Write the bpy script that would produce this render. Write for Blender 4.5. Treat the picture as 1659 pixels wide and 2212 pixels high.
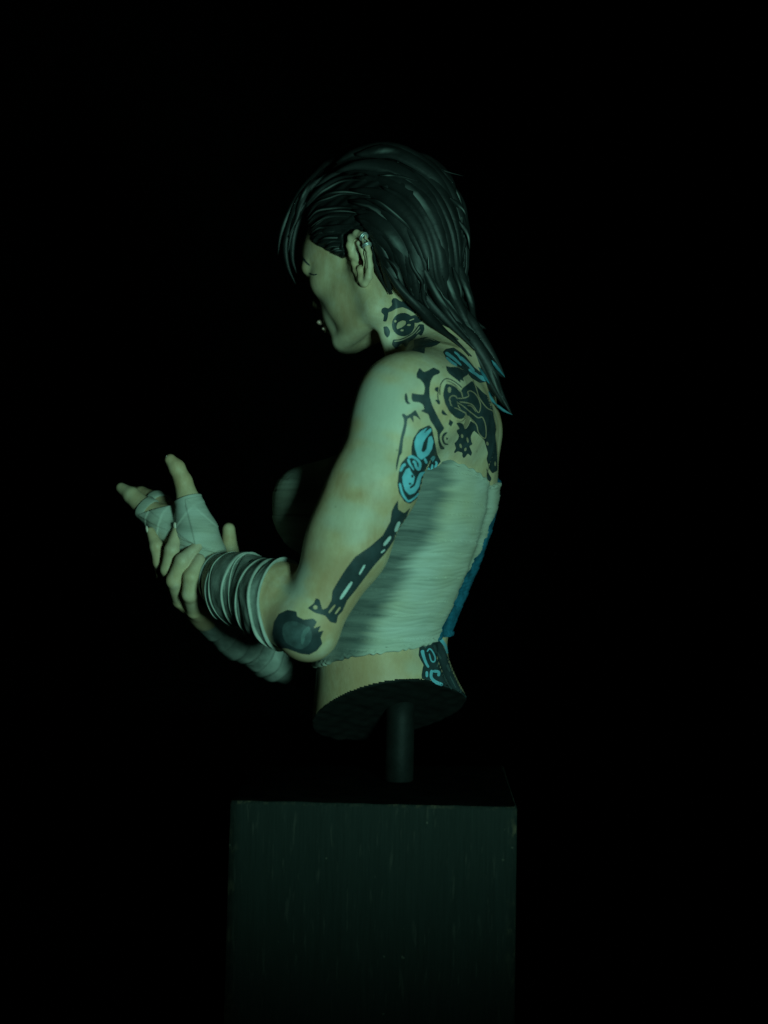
import bpy, math, random, time
import numpy as np
from mathutils import Vector, Matrix
from mathutils.bvhtree import BVHTree
from mathutils.geometry import delaunay_2d_cdt
T0 = time.time()
SC = bpy.context.scene
for o in list(bpy.data.objects):
    bpy.data.objects.remove(o)
rng = np.random.default_rng(7)
random.seed(7)

# ------------------------------------------------------------------ units
S = 1e-4                      # one design unit is a tenth of a millimetre
ZOFF = 1160.0                 # design height of the table top below the lens axis
FPX = 3600.0                  # camera distance in design units
ROLL = math.radians(1.2)
CR, SR = math.cos(ROLL), math.sin(ROLL)

# ------------------------------------------------------------------ camera
cam_d = bpy.data.cameras.new('camera')
cam = bpy.data.objects.new('camera', cam_d)
SC.collection.objects.link(cam)
cam.location = (0, -FPX * S, ZOFF * S)
cam.rotation_euler = (Matrix.Rotation(-ROLL, 4, 'Y') @ Matrix.Rotation(math.pi / 2, 4, 'X')).to_euler()
cam_d.sensor_fit = 'HORIZONTAL'
cam_d.sensor_width = 36.0
cam_d.lens = 36.0 * FPX / 1659.0
cam_d.clip_start = 0.01
cam_d.clip_end = 50.0
cam_d.dof.use_dof = True
cam_d.dof.focus_distance = (FPX - 130) * S
cam_d.dof.aperture_fstop = 15.0
SC.camera = cam

# ------------------------------------------------------------------ world and lamps
w = bpy.data.worlds.new('World')
SC.world = w
w.use_nodes = True
w.node_tree.nodes['Background'].inputs[0].default_value = (0.25, 0.6, 0.45, 1)
w.node_tree.nodes['Background'].inputs[1].default_value = 0.0012
SC.view_settings.view_transform = 'Standard'
SC.view_settings.look = 'None'
SC.view_settings.exposure = 0.0
SC.view_settings.gamma = 1.0


def lamp(name, loc, aim, power, col, size_deg, blend, radius):
    d = bpy.data.lights.new(name, 'SPOT')
    d.energy = power
    d.color = col
    d.spot_size = math.radians(size_deg)
    d.spot_blend = blend
    d.shadow_soft_size = radius
    o = bpy.data.objects.new(name, d)
    SC.collection.objects.link(o)
    p = Vector((loc[0] * S, loc[1] * S, (loc[2] + ZOFF) * S))
    q = Vector((aim[0] * S, aim[1] * S, (aim[2] + ZOFF) * S))
    o.location = p
    o.rotation_euler = (q - p).to_track_quat('-Z', 'Y').to_euler()
    return o


lamp('key_lamp', (980, -3280, -70), (0, 0, 70), 2.8, (0.385, 1.0, 0.79), 39, 0.75, 0.026)

# ------------------------------------------------------------------ small helpers


def P(u, v, Y=0.0):
    """photo pixel at a depth -> design point"""
    k = (FPX + Y) / FPX
    a = (u - 829.5) * k
    b = (1106.0 - v) * k
    return np.array([a * CR - b * SR, Y, a * SR + b * CR])


def ray(u, v):
    d = P(u, v, 0.0) - np.array([0, -FPX, 0.0])
    return d / np.linalg.norm(d)


def pix(p):
    p = np.asarray(p, float)
    k = (FPX + p[..., 1]) / FPX
    x, z = p[..., 0] / k, p[..., 2] / k
    return np.stack([x * CR + z * SR + 829.5, 1106.0 - (-x * SR + z * CR)], -1)


def sm(a, b, x):
    t = np.clip((x - a) / (b - a), 0, 1)
    return t * t * (3 - 2 * t)


def catmull(pts, n, closed=False):
    pts = np.asarray(pts, float)
    m = len(pts)
    if m == 2 and not closed:
        t = np.linspace(0, 1, n)[:, None]
        return pts[0] * (1 - t) + pts[1] * t
    if closed:
        q = np.vstack([pts[-1], pts, pts[0], pts[1]])
        segs = m
    else:
        q = np.vstack([2 * pts[0] - pts[1], pts, 2 * pts[-1] - pts[-2]])
        segs = m - 1
    tt = np.linspace(0, segs, n, endpoint=not closed)
    i = np.minimum(tt.astype(int), segs - 1)
    f = (tt - i)[:, None]
    a, b, c, d = q[i], q[i + 1], q[i + 2], q[i + 3]
    return 0.5 * ((2 * b) + (c - a) * f + (2 * a - 5 * b + 4 * c - d) * f ** 2 + (3 * b - a - 3 * c + d) * f ** 3)


BASE = np.array([44.0, 0.0, -580.0])        # foot of the steel pin: origin of the bust


def setp(o, label=None, cat=None, group=None, kind=None):
    if label:
        o['label'] = label
    if cat:
        o['category'] = cat
    if group:
        o['group'] = group
    if kind:
        o['kind'] = kind
    return o


def mesh_data(name, verts, faces, mats, origin, smooth=True, fmat=None):
    me = bpy.data.meshes.new(name)
    v = (np.asarray(verts, float) - origin) * S
    if isinstance(faces, np.ndarray):
        k = faces.shape[1]
        me.vertices.add(len(v))
        me.vertices.foreach_set('co', v.astype(np.float32).ravel())
        me.loops.add(faces.size)
        me.loops.foreach_set('vertex_index', faces.astype(np.int32).ravel())
        me.polygons.add(len(faces))
        me.polygons.foreach_set('loop_start', (np.arange(len(faces)) * k).astype(np.int32))
        me.polygons.foreach_set('loop_total', np.full(len(faces), k, np.int32))
        me.update(calc_edges=True)
        me.validate()
    else:
        me.from_pydata([tuple(x) for x in v], [], faces)
        me.update()
    for m in mats:
        me.materials.append(m)
    if fmat is not None:
        me.polygons.foreach_set('material_index', np.asarray(fmat, np.int32))
    me.polygons.foreach_set('use_smooth', np.full(len(me.polygons), smooth, bool))
    return me


def mk(name, verts, faces, mat, parent=None, smooth=True, fmat=None, origin=None):
    mats = mat if isinstance(mat, list) else [mat]
    if origin is None:
        origin = BASE if parent is not None else np.array([0, 0, -ZOFF])
    me = mesh_data(name, verts, faces, mats, origin, smooth, fmat)
    o = bpy.data.objects.new(name, me)
    SC.collection.objects.link(o)
    if parent is not None:
        o.parent = parent
    return o


def attr(o, name, vals):
    a = o.data.attributes.new(name, 'FLOAT', 'POINT')
    a.data.foreach_set('value', np.asarray(vals, np.float32))


# ------------------------------------------------------------------ materials
class NT:
    def __init__(s, name):
        s.m = bpy.data.materials.new(name)
        s.m.use_nodes = True
        s.t = s.m.node_tree
        s.b = s.t.nodes['Principled BSDF']
        s.co = s.t.nodes.new('ShaderNodeTexCoord')

    def n(s, typ, **kw):
        o = s.t.nodes.new(typ)
        for k, v in kw.items():
            setattr(o, k, v)
        return o

    def l(s, a, b):
        s.t.links.new(a, b)

    def noise(s, scale, detail=4, rough=0.55, stretch=None, dist=0.0):
        o = s.n('ShaderNodeTexNoise')
        o.inputs['Scale'].default_value = scale
        o.inputs['Detail'].default_value = detail
        o.inputs['Roughness'].default_value = rough
        o.inputs['Distortion'].default_value = dist
        if stretch:
            mp = s.n('ShaderNodeMapping')
            mp.inputs['Scale'].default_value = stretch
            s.l(s.co.outputs['Object'], mp.inputs[0])
            s.l(mp.outputs[0], o.inputs['Vector'])
        else:
            s.l(s.co.outputs['Object'], o.inputs['Vector'])
        return o.outputs['Fac']

    def ramp(s, fac, stops):
        r = s.n('ShaderNodeValToRGB')
        e = r.color_ramp.elements
        while len(e) < len(stops):
            e.new(0.5)
        for el, (p, c) in zip(e, stops):
            el.position = p
            el.color = (*c, 1) if len(c) == 3 else c
        s.l(fac, r.inputs[0])
        return r.outputs[0]

    def mix(s, fac, a, b, mode='MIX'):
        o = s.n('ShaderNodeMix', data_type='RGBA', blend_type=mode)
        for sock, val in ((0, fac), (6, a), (7, b)):
            if isinstance(val, (float, int)):
                o.inputs[sock].default_value = val
            elif isinstance(val, tuple):
                o.inputs[sock].default_value = (*val, 1)
            else:
                s.l(val, o.inputs[sock])
        return o.outputs[2]

    def bump(s, h, strength, dist):
        b = s.n('ShaderNodeBump')
        b.inputs['Strength'].default_value = strength
        b.inputs['Distance'].default_value = dist
        s.l(h, b.inputs['Height'])
        s.l(b.outputs[0], s.b.inputs['Normal'])

    def attr(s, name):
        return s.n('ShaderNodeAttribute', attribute_name=name).outputs['Fac']

    def col(s, c):
        if isinstance(c, tuple):
            s.b.inputs['Base Color'].default_value = (*c, 1)
        else:
            s.l(c, s.b.inputs['Base Color'])

    def rough(s, r, spec=0.5, metal=0.0):
        s.b.inputs['Roughness'].default_value = r
        s.b.inputs['Specular IOR Level'].default_value = spec
        s.b.inputs['Metallic'].default_value = metal


def m_skin():
    m = NT('painted_skin')
    big = m.noise(48, 3, 0.5, dist=0.4)
    c = m.ramp(big, [(0.32, (0.40, 0.22, 0.13)), (0.43, (0.56, 0.35, 0.20)), (0.50, (0.58, 0.43, 0.27)), (0.60, (0.56, 0.46, 0.36)), (0.72, (0.52, 0.50, 0.44))])
    mid = m.noise(170, 4, 0.6, dist=0.3)
    c = m.mix(0.45, c, m.ramp(mid, [(0.36, (0.44, 0.27, 0.14)), (0.55, (0.56, 0.42, 0.24)), (0.66, (0.66, 0.55, 0.42))]))
    brush = m.noise(520, 4, 0.7, (1.0, 1.0, 0.45))
    c = m.mix(0.25, c, m.ramp(brush, [(0.35, (0.36, 0.24, 0.13)), (0.65, (0.70, 0.58, 0.42))]))
    wn_ = m.mix(m.attr('warm'), c, (0.46, 0.27, 0.15))
    c = m.mix(m.attr('cool'), wn_, (0.50, 0.53, 0.46))
    speck = m.noise(640, 1, 0.5)
    c = m.mix(m.ramp(speck, [(0.77, (0, 0, 0)), (0.80, (0.5, 0.5, 0.5))]), c, (0.14, 0.11, 0.08))
    m.col(c)
    m.rough(0.5, 0.28)
    m.bump(m.mix(0.5, m.noise(1500, 4, 0.6), brush), 0.3, 0.0002)
    return m.m


def m_black(name='black_paint', c=(0.018, 0.022, 0.02), rough=0.5, spec=0.4):
    m = NT(name)
    m.col(m.ramp(m.noise(300, 4), [(0.3, tuple(x * 0.7 for x in c)), (0.7, tuple(x * 1.3 for x in c))]))
    m.rough(rough, spec)
    m.bump(m.noise(1300, 5), 0.2, 0.0002)
    return m.m


def m_hair():
    m = NT('painted_hair')
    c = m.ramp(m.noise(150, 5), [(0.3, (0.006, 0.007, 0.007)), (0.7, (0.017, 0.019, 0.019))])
    c = m.mix(m.attr('edge'), c, (0.24, 0.26, 0.25))  # dry-brushed highlights, painted into the hair colour
    m.col(c)
    m.rough(0.52, 0.32)
    m.bump(m.noise(500, 5), 0.35, 0.0003)
    return m.m


def m_tint(name, c, var=0.2, rough=0.5):
    m = NT(name)
    m.col(m.ramp(m.noise(380, 4), [(0.3, tuple(x * (1 - var) for x in c)), (0.7, tuple(min(1, x * (1 + var)) for x in c))]))
    m.rough(rough, 0.3)
    return m.m


def m_bandage():
    m = NT('painted_bandage')
    g = m.attr('shade_wash')  # shading painted into the bandage colour as a dark wash
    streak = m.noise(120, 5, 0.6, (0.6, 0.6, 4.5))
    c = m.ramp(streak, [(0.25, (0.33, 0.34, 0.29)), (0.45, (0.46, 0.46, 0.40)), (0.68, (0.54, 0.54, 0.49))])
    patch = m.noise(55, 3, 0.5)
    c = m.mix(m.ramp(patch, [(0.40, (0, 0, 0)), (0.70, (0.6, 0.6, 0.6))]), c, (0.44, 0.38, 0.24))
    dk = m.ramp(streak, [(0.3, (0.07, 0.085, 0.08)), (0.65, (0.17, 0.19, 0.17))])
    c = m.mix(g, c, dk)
    m.col(c)
    m.rough(0.62, 0.25)
    m.bump(m.noise(420, 5, 0.6, (0.5, 0.5, 2.5)), 0.28, 0.0004)
    return m.m


def m_strip():
    """dirty arm bandage whose raised edge is dry-brushed pale, a painted highlight"""
    m = NT('painted_arm_bandage')
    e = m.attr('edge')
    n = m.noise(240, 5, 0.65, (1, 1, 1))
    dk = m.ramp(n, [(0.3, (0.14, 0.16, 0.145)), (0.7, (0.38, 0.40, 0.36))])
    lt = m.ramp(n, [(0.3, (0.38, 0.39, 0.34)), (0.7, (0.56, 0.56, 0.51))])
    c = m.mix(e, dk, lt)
    m.col(c)
    m.rough(0.6, 0.3)
    m.bump(m.noise(700, 5, 0.6), 0.35, 0.0003)
    return m.m


def m_wood():
    m = NT('black_stained_wood')
    g = m.noise(230, 6, 0.75, (7.0, 7.0, 0.35), 0.2)
    f = m.noise(420, 4, 0.6, (6.0, 6.0, 0.30))
    c = m.ramp(g, [(0.25, (0.011, 0.0145, 0.0130)), (0.75, (0.0185, 0.0230, 0.0210))])
    wear = m.attr('wear')
    wn = m.n('ShaderNodeMath', operation='MULTIPLY')
    m.l(wear, wn.inputs[0])
    m.l(m.ramp(m.noise(900, 3, 0.6, (1.0, 1.0, 0.5)), [(0.45, (0, 0, 0)), (0.62, (1, 1, 1))]), wn.inputs[1])
    c = m.mix(wn.outputs[0], c, (0.09, 0.07, 0.045))
    sp = m.noise(520, 2, 0.5)
    c = m.mix(m.ramp(sp, [(0.73, (0, 0, 0)), (0.76, (0.6, 0.6, 0.6))]), c, (0.10, 0.09, 0.07))
    fl = m.noise(1300, 2, 0.5, (1.0, 1.0, 0.12))
    c = m.mix(m.ramp(fl, [(0.62, (0, 0, 0)), (0.74, (0.8, 0.8, 0.8))]), c, (0.035, 0.035, 0.030))
    m.col(c)
    m.rough(0.8, 0.08)
    m.bump(m.mix(0.5, g, f), 0.5, 0.00025)
    return m.m


SKIN = m_skin()
INK = m_tint('ink_paint', (0.030, 0.044, 0.050), 0.3, 0.5)
FADED = m_tint('faded_ink_paint', (0.065, 0.095, 0.10), 0.45, 0.5)
TEAL = m_tint('turquoise_paint', (0.17, 0.45, 0.56), 0.2, 0.5)
DTEAL = m_tint('deep_turquoise_paint', (0.03, 0.13, 0.17), 0.5, 0.5)
PALE2 = m_tint('worn_ink_paint', (0.11, 0.165, 0.165), 0.35, 0.5)
PALE = m_tint('pale_paint', (0.55, 0.62, 0.60), 0.15, 0.5)
LINE = m_tint('flesh_line_paint', (0.34, 0.25, 0.16), 0.25, 0.5)
HAIR = m_hair()
BLACK = m_black()
BLACK3 = m_black('pin_black_paint', (0.0066, 0.008, 0.0075), 0.6, 0.15)
BLACK2 = m_black('matt_black_paint', (0.009, 0.0105, 0.010), 0.7, 0.12)
BAND = m_bandage()
STRIP = m_strip()
BLUE = m_tint('blue_light_paint', (0.018, 0.13, 0.21), 0.5, 0.55)
WOOD = m_wood()
DARKRED = m_tint('dark_red_paint', (0.035, 0.006, 0.004), 0.3, 0.5)
m_ = NT('steel_paint')
m_.col((0.55, 0.58, 0.58))
m_.rough(0.45, 0.5, 0.7)
STEEL = m_.m
NAIL = m_tint('nail_paint', (0.60, 0.50, 0.42), 0.12, 0.35)
m_ = NT('gloss_lip_paint')
m_.col((0.50, 0.30, 0.24))
m_.rough(0.12, 0.6)
LIP = m_.m

# ------------------------------------------------------------------ distance-field kit


def d_cone(a, b, ra, rb):
    a, b = np.asarray(a, float), np.asarray(b, float)
    ba = b - a
    L2 = float(ba @ ba) + 1e-9

    def f(p):
        pa = p - a
        h = np.clip((pa @ ba) / L2, 0, 1)
        return np.sqrt(((pa - h[:, None] * ba) ** 2).sum(1)) - (ra + (rb - ra) * h)
    c = (a + b) / 2
    return f, c, math.sqrt(L2) / 2 + max(ra, rb)


def d_ell(c, r, R=None):
    c, r = np.asarray(c, float), np.asarray(r, float)

    def f(p):
        q = p - c
        if R is not None:
            q = q @ R
        k0 = np.sqrt(((q / r) ** 2).sum(1))
        k1 = np.sqrt(((q / (r * r)) ** 2).sum(1)) + 1e-9
        return k0 * (k0 - 1) / k1
    return f, c, float(r.max())


class Field:
    def __init__(s):
        s.p = []

    def add(s, prim, k=10.0, op='u'):
        s.p.append((*prim, k, op))
        return s

    def chain(s, pts, rad, k=10.0, inner=4.0):
        """tapered limb: pieces blended with each other, then blended into the body"""
        prims = [d_cone(pts[i], pts[i + 1], rad[i], rad[i + 1]) for i in range(len(pts) - 1)]
        allp = np.asarray(pts, float)
        c = allp.mean(0)
        R = float(np.linalg.norm(allp - c, axis=1).max() + max(rad))

        def f(p):
            d = prims[0][0](p)
            for q in prims[1:]:
                d = smin(d, q[0](p), inner)
            return d
        s.p.append((f, c, R, k, 'u'))
        return s

    def __call__(s, p):
        d = np.full(len(p), 400.0)
        for f, c, R, k, op in s.p:
            if R is None:
                i = slice(None)
                q = p
            else:
                i = np.nonzero(((p - c) ** 2).sum(1) < (R + 46) ** 2)[0]
                if len(i) == 0:
                    continue
                q = p[i]
            e = f(q)
            if op == 'u':
                d[i] = smin(d[i], e, k)
            elif op == 's':
                d[i] = -smin(-d[i], e, k)
            else:
                d[i] = -smin(-d[i], -e, k)
        return d


def smin(a, b, k):
    h = np.maximum(k - np.abs(a - b), 0) / k
    return np.minimum(a, b) - h * h * k * 0.25


def surface_nets(fn, lo, hi, h, blk=8):
    lo, hi = np.asarray(lo, float), np.asarray(hi, float)
    nb = np.ceil((hi - lo) / (h * blk)).astype(int)
    n = nb * blk
    gx = [lo[i] + (np.arange(nb[i]) + 0.5) * h * blk for i in range(3)]
    C = np.stack(np.meshgrid(*gx, indexing='ij'), -1).reshape(-1, 3)
    dc = np.concatenate([fn(C[i:i + 200000]) for i in range(0, len(C), 200000)])
    act = np.abs(dc) < h * blk * 2.3
    D = np.repeat(np.repeat(np.repeat(np.where(dc > 0, 9, -9).astype(np.float32).reshape(nb), blk, 0), blk, 1), blk, 2)
    ids = np.nonzero(act)[0]
    off = np.stack(np.meshgrid(*[np.arange(blk)] * 3, indexing='ij'), -1).reshape(-1, 3)
    bi = np.stack(np.unravel_index(ids, nb), -1) * blk
    step = 700
    for i in range(0, len(bi), step):
        idx = (bi[i:i + step, None, :] + off[None]).reshape(-1, 3)
        D[idx[:, 0], idx[:, 1], idx[:, 2]] = fn(lo + (idx + 0.5) * h).astype(np.float32)
    sg = D < 0
    cnt = np.zeros((n[0] - 1, n[1] - 1, n[2] - 1), np.uint8)
    for a in (0, 1):
        for b in (0, 1):
            for c in (0, 1):
                cnt += sg[a:n[0] - 1 + a, b:n[1] - 1 + b, c:n[2] - 1 + c]
    cells = np.argwhere((cnt > 0) & (cnt < 8))
    corners = np.array([(a, b, c) for a in (0, 1) for b in (0, 1) for c in (0, 1)])
    val = np.stack([D[cells[:, 0] + c[0], cells[:, 1] + c[1], cells[:, 2] + c[2]] for c in corners], 1)
    acc = np.zeros((len(cells), 3))
    num = np.zeros(len(cells))
    for i in range(8):
        for j in range(i + 1, 8):
            if np.abs(corners[i] - corners[j]).sum() == 1:
                a, b = val[:, i], val[:, j]
                m = (a < 0) != (b < 0)
                t = np.where(m, a / np.where(m, a - b, 1), 0)
                acc += m[:, None] * (corners[i] + t[:, None] * (corners[j] - corners[i]))
                num += m
    verts = lo + (cells + acc / num[:, None] + 0.5) * h
    vid = np.full(cnt.shape, -1, np.int32)
    vid[cells[:, 0], cells[:, 1], cells[:, 2]] = np.arange(len(cells))
    F = []
    for ax in range(3):
        o1, o2 = [(1, 2), (2, 0), (0, 1)][ax]
        sl0 = [slice(None)] * 3
        sl1 = [slice(None)] * 3
        sl0[ax], sl1[ax] = slice(0, n[ax] - 1), slice(1, n[ax])
        s0, s1 = sg[tuple(sl0)], sg[tuple(sl1)]
        e = np.argwhere(s0 != s1)
        e = e[(e[:, o1] > 0) & (e[:, o2] > 0) & (e[:, o1] < n[o1] - 1) & (e[:, o2] < n[o2] - 1)]
        inside = s0[e[:, 0], e[:, 1], e[:, 2]]
        u1 = np.zeros(3, int)
        u1[o1] = 1
        u2 = np.zeros(3, int)
        u2[o2] = 1
        q = [vid[tuple((e - a * u1 - b * u2).T)] for a, b in ((1, 1), (0, 1), (0, 0), (1, 0))]
        q = np.stack(q, 1)
        q[~inside] = q[~inside][:, ::-1]
        F.append(q)
    return verts, np.concatenate(F)


def compact(verts, faces):
    used = np.unique(faces)
    mp = np.full(len(verts), -1)
    mp[used] = np.arange(len(used))
    return verts[used], mp[faces]


# ------------------------------------------------------------------ frames of torso and head
YAW = math.radians(20)
TF = np.array([-math.cos(YAW), math.sin(YAW), 0])
TL = np.array([-math.sin(YAW), -math.cos(YAW), 0])
ROWS = np.array([   # v, centre u, half depth, half width
    (770, 985, 50, 120), (830, 962, 86, 190), (900, 936, 124, 212), (1000, 915, 152, 222), (1100, 900, 160, 214),
    (1200, 875, 155, 196), (1300, 845, 143, 178), (1390, 822, 132, 166), (1450, 832, 142, 166),
    (1520, 848, 172, 168), (1600, 851, 180, 172), (1700, 848, 180, 176)], float)
_c = np.array([P(r[1], r[0], 0) for r in ROWS])
_z = _c[::-1, 2]
_fine = np.linspace(_z[0], _z[-1], 200)


def _spl(vals):
    vals = np.asarray(vals)[::-1]
    y = np.interp(_fine, _z, vals)
    k = np.ones(15) / 15
    yp = np.pad(y, 7, mode='reflect', reflect_type='odd')
    return np.convolve(yp, k, 'valid')


TX, TA, TB = _spl(_c[:, 0]), _spl(ROWS[:, 2]), _spl(ROWS[:, 3])


def torso_at(z):
    return np.interp(z, _fine, TX), np.interp(z, _fine, TA), np.interp(z, _fine, TB)


def f_torso(p):
    x, a, b = torso_at(p[:, 2])
    dx, dy = p[:, 0] - x, p[:, 1]
    f = dx * TF[0] + dy * TF[1]
    l = dx * TL[0] + dy * TL[1]
    e = np.interp(p[:, 2], [-420, -250], [2.0, 2.25])[...]
    q = (np.abs(f / a) ** e + np.abs(l / b) ** e) ** (1 / e)
    d = (q - 1) * np.minimum(a, b)
    # furrow along the spine
    d = d + 9 * np.exp(-(l / 20) ** 2) * (f < 0) * sm(820, 960, 1106 - p[:, 2])
    top = p[:, 2] - 330
    return np.maximum(d, top)


def TP(f, l, v):
    z = P(829.5, v, 0)[2]
    x, a, b = torso_at(z)
    return np.array([x, 0, z]) + f * TF + l * TL


HYAW, HPIT = math.radians(36), math.radians(20)
_fy = np.array([-math.cos(HYAW), math.sin(HYAW), 0])
_up = np.array([0, 0, 1.0])
HF = math.cos(HPIT) * _fy - math.sin(HPIT) * _up
HU = math.cos(HPIT) * _up + math.sin(HPIT) * _fy
HL = np.array([-math.sin(HYAW), -math.cos(HYAW), 0])
HM = np.stack([HF, HL, HU], 1)          # local -> world columns
HC = P(810, 572, 35)


def H(x, y, z):
    return HC + HM @ np.array([x, y, z], float)


def PL(u, v, ly):
    """point on the camera ray of a photo pixel at a lateral distance from the head's mid plane"""
    a, b = P(u, v, -200), P(u, v, 200)
    la, lb = (a - HC) @ HL, (b - HC) @ HL
    t = (ly - la) / (lb - la)
    return a + t * (b - a)


def loc(p):
    return (np.asarray(p) - HC) @ HM


# ------------------------------------------------------------------ anatomy
L_SH, L_EL, L_WR = P(872, 862, -262), P(662, 1350, -288), P(446, 1238, 12)
R_SH = TP(120, -245, 885)
R_EL = P(705, 1440, 300)
R_WR = P(452, 1325, 78)


def torso_field():
    F = Field()
    F.p.append((f_torso, None, None, 1.0, 'u'))
    for s in (1, -1):
        F.add(d_ell(TP(178, s * 100, 1105), (100, 96, 104)), 40)
        # latissimus and shoulder blade
        F.add(d_ell(TP(-66 if s > 0 else -30, s * 135, 905), (56, 62, 110)), 45)
    return F


def limb_field_left():
    F = Field()
    F.chain([L_SH, P(812, 1040, -292), P(752, 1180, -298), L_EL], [84, 82, 76, 60], 34, 30)
    F.add(d_ell(P(856, 900, -285), (80, 70, 110)), 40)                 # deltoid
    F.add(d_ell(P(762, 1100, -300), (62, 58, 130), np.array(Matrix.Rotation(math.radians(24), 3, 'Y'))), 40)   # biceps
    F.add(d_cone(L_EL, P(668, 1372, -282), 57, 50), 20)
    F.chain([L_EL, P(604, 1303, -215), P(520, 1272, -105), L_WR], [62, 79, 68, 43], 26, 26)
    return F


def limb_field_right():
    F = Field()
    F.chain([R_SH, R_SH * 0.5 + R_EL * 0.5 + np.array([20, 25, 0]), R_EL], [74, 72, 60], 34, 30)
    F.chain([R_EL, P(600, 1395, 235), P(520, 1360, 150), R_WR], [60, 70, 58, 40], 26, 26)
    return F


LTHUMB = ([P(443, 1205, 6), P(424, 1150, -18), P(407, 1082, -22), P(396, 1040, -20), P(382, 1010, -18), P(368, 993, -16)],
          [42, 42, 25, 19, 17, 12.5])
LFING = [
    ([P(352, 1122, 22), P(314, 1098, 40), P(284, 1070, 58), P(262, 1054, 74)], [31, 23, 18, 11.5]),
    ([P(362, 1108, 66), P(334, 1082, 92), P(305, 1068, 122), P(282, 1062, 150)], [28, 21, 17, 12]),
    ([P(372, 1108, 108), P(350, 1090, 138), P(322, 1080, 168), P(304, 1077, 190)], [22, 18.5, 16, 11.5]),
    ([P(386, 1120, 140), P(368, 1106, 168), P(348, 1096, 190), P(334, 1090, 206)], [19, 16, 14, 10.5])]
RFING = [   # little, ring, middle, index curl up round the near side of the wrist
    ([P(352, 1246, 26), P(344, 1214, -14), P(338, 1180, -22), P(325, 1147, -10)], [15, 13.5, 14.5, 9]),
    ([P(372, 1268, 10), P(362, 1230, -40), P(371, 1188, -50), P(384, 1138, -34)], [16, 15.5, 16, 9.5]),
    ([P(390, 1296, -2), P(376, 1254, -60), P(394, 1212, -70), P(428, 1178, -54)], [18, 17, 16.5, 11]),
    ([P(420, 1318, -6), P(410, 1284, -66), P(413, 1246, -78), P(431, 1208, -66)], [18, 17, 17, 12])]
RTHUMB = ([P(462, 1305, 78), P(500, 1250, 96), P(496, 1190, 88), P(494, 1143, 72)], [34, 26, 19, 14])


def hand_core_left(F, thumb_all=True):
    # metacarpals fan out of the wrist
    for i, (p, r) in enumerate(LFING):
        F.add(d_cone(L_WR + np.array([0, (i - 1.2) * 16, 0]), p[0], 38, r[0] + 2), 18)
    n = 6 if thumb_all else 3
    F.chain(LTHUMB[0][:n], LTHUMB[1][:n], 16, 6)
    return F


def body_field():
    F = torso_field()
    # neck and trapezius
    F.chain([P(972, 800, 6), P(915, 700, 14), P(858, 600, 26)], [92, 78, 80], 40, 20)
    for s, sh in ((1, L_SH), (-1, R_SH)):
        F.add(d_cone(P(962, 770, 6), sh + np.array([8, 0, 16]), 66, 62), 50)
        F.add(d_cone(TP(70, s * 60, 860), sh + np.array([20, 0, -10]), 60, 58), 40)      # collar and pectoral
        F.add(d_cone(TP(-30, s * 150, 960), sh + np.array([0, 0, -60]), 62, 60), 36)    # rear of the armpit
    F.chain([P(922, 868, -232), P(976, 902, -108), P(1008, 935, -45), P(1024, 925, 6)], [87, 71, 52, 46], 60, 40)   # rear deltoid into the shoulder blade
    # sternomastoid
    F.add(d_cone(PL(812, 640, 56), P(850, 785, -30), 20, 12), 30)
    # head
    h = lambda c, r: d_ell(H(*c), r, HM)
    hc = lambda a, b, ra, rb: d_cone(H(*a), H(*b), ra, rb)
    F.add(h((-24, 0, 82), (152, 102, 124)), 30)
    F.add(h((78, 0, 60), (92, 84, 88)), 30)
    F.add(h((70, 0, -30), (82, 76, 108)), 30)
    for s in (1, -1):
        F.add(hc((-12, s * 62, -116), (118, s * 22, -132), 25, 22), 28)
        F.add(hc((-8, s * 72, -20), (-12, s * 62, -116), 22, 25), 24)
        F.add(h((100, s * 56, -2), (34, 26, 30)), 26)
        F.add(hc((150, s * 12, 44), (130, s * 60, 42), 13, 15), 16)
        F.add(h((44, s * 50, -66), (58, 32, 62)), 30)
    F.add(h((128, 0, -124), (30, 30, 27)), 22)
    F.add(h((121, 0, -72), (34, 46, 44)), 22)
    for s in (1, -1):
        F.add(h((152, s * 38, 20), (22, 22, 15)), 14, 's')
    for s in (1, -1):
        F.add(h((122, s * 37, 18), (24, 25, 23)), 4)
        F.add(hc((150, s * 20, 6), (132, s * 56, 4), 5, 4), 6)
    F.add(hc((146, 0, 38), (170, 0, -16), 11, 13), 14)
    F.add(h((170, 0, -20), (13, 13, 12)), 8)
    for s in (1, -1):
        F.add(h((156, s * 14, -28), (15, 10, 11)), 8)
        F.add(hc((166, 0, -66), (146, s * 26, -73), 8, 5), 6)
        F.add(hc((164, 0, -84), (146, s * 23, -80), 9, 5), 6)
    F.add(hc((172, -20, -75), (172, 20, -75), 2.0, 2.0), 3, 's')
    # arms
    A = limb_field_left()
    F.p.append((A, (L_SH + L_WR) / 2, 480.0, 26.0, 'u'))
    B = limb_field_right()
    F.p.append((B, (R_SH + R_WR) / 2, 520.0, 26.0, 'u'))
    # left hand
    G = hand_core_left(Field())
    F.p.append((G, P(410, 1130, 40), 190.0, 18.0, 'u'))
    for p, r in LFING:
        F.chain(p, r, 3.0, 5)
    # right hand
    K = Field()
    for i, (p, r) in enumerate(RFING):
        K.add(d_cone(R_WR + np.array([-6, -10, 0]), p[0], 32, r[0] + 1), 14)
    K.chain(*RTHUMB, 12, 6)
    F.p.append((K, P(430, 1280, 40), 170.0, 8.0, 'u'))
    for p, r in RFING:
        F.chain(p, r, 2.0, 5)
    return F


CUT_N = np.array([-0.215, 0.465, 1.0])
CUT_N /= np.linalg.norm(CUT_N)
CUT_P = np.array([14.0, 0, -429.0])
BODY = body_field()


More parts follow.
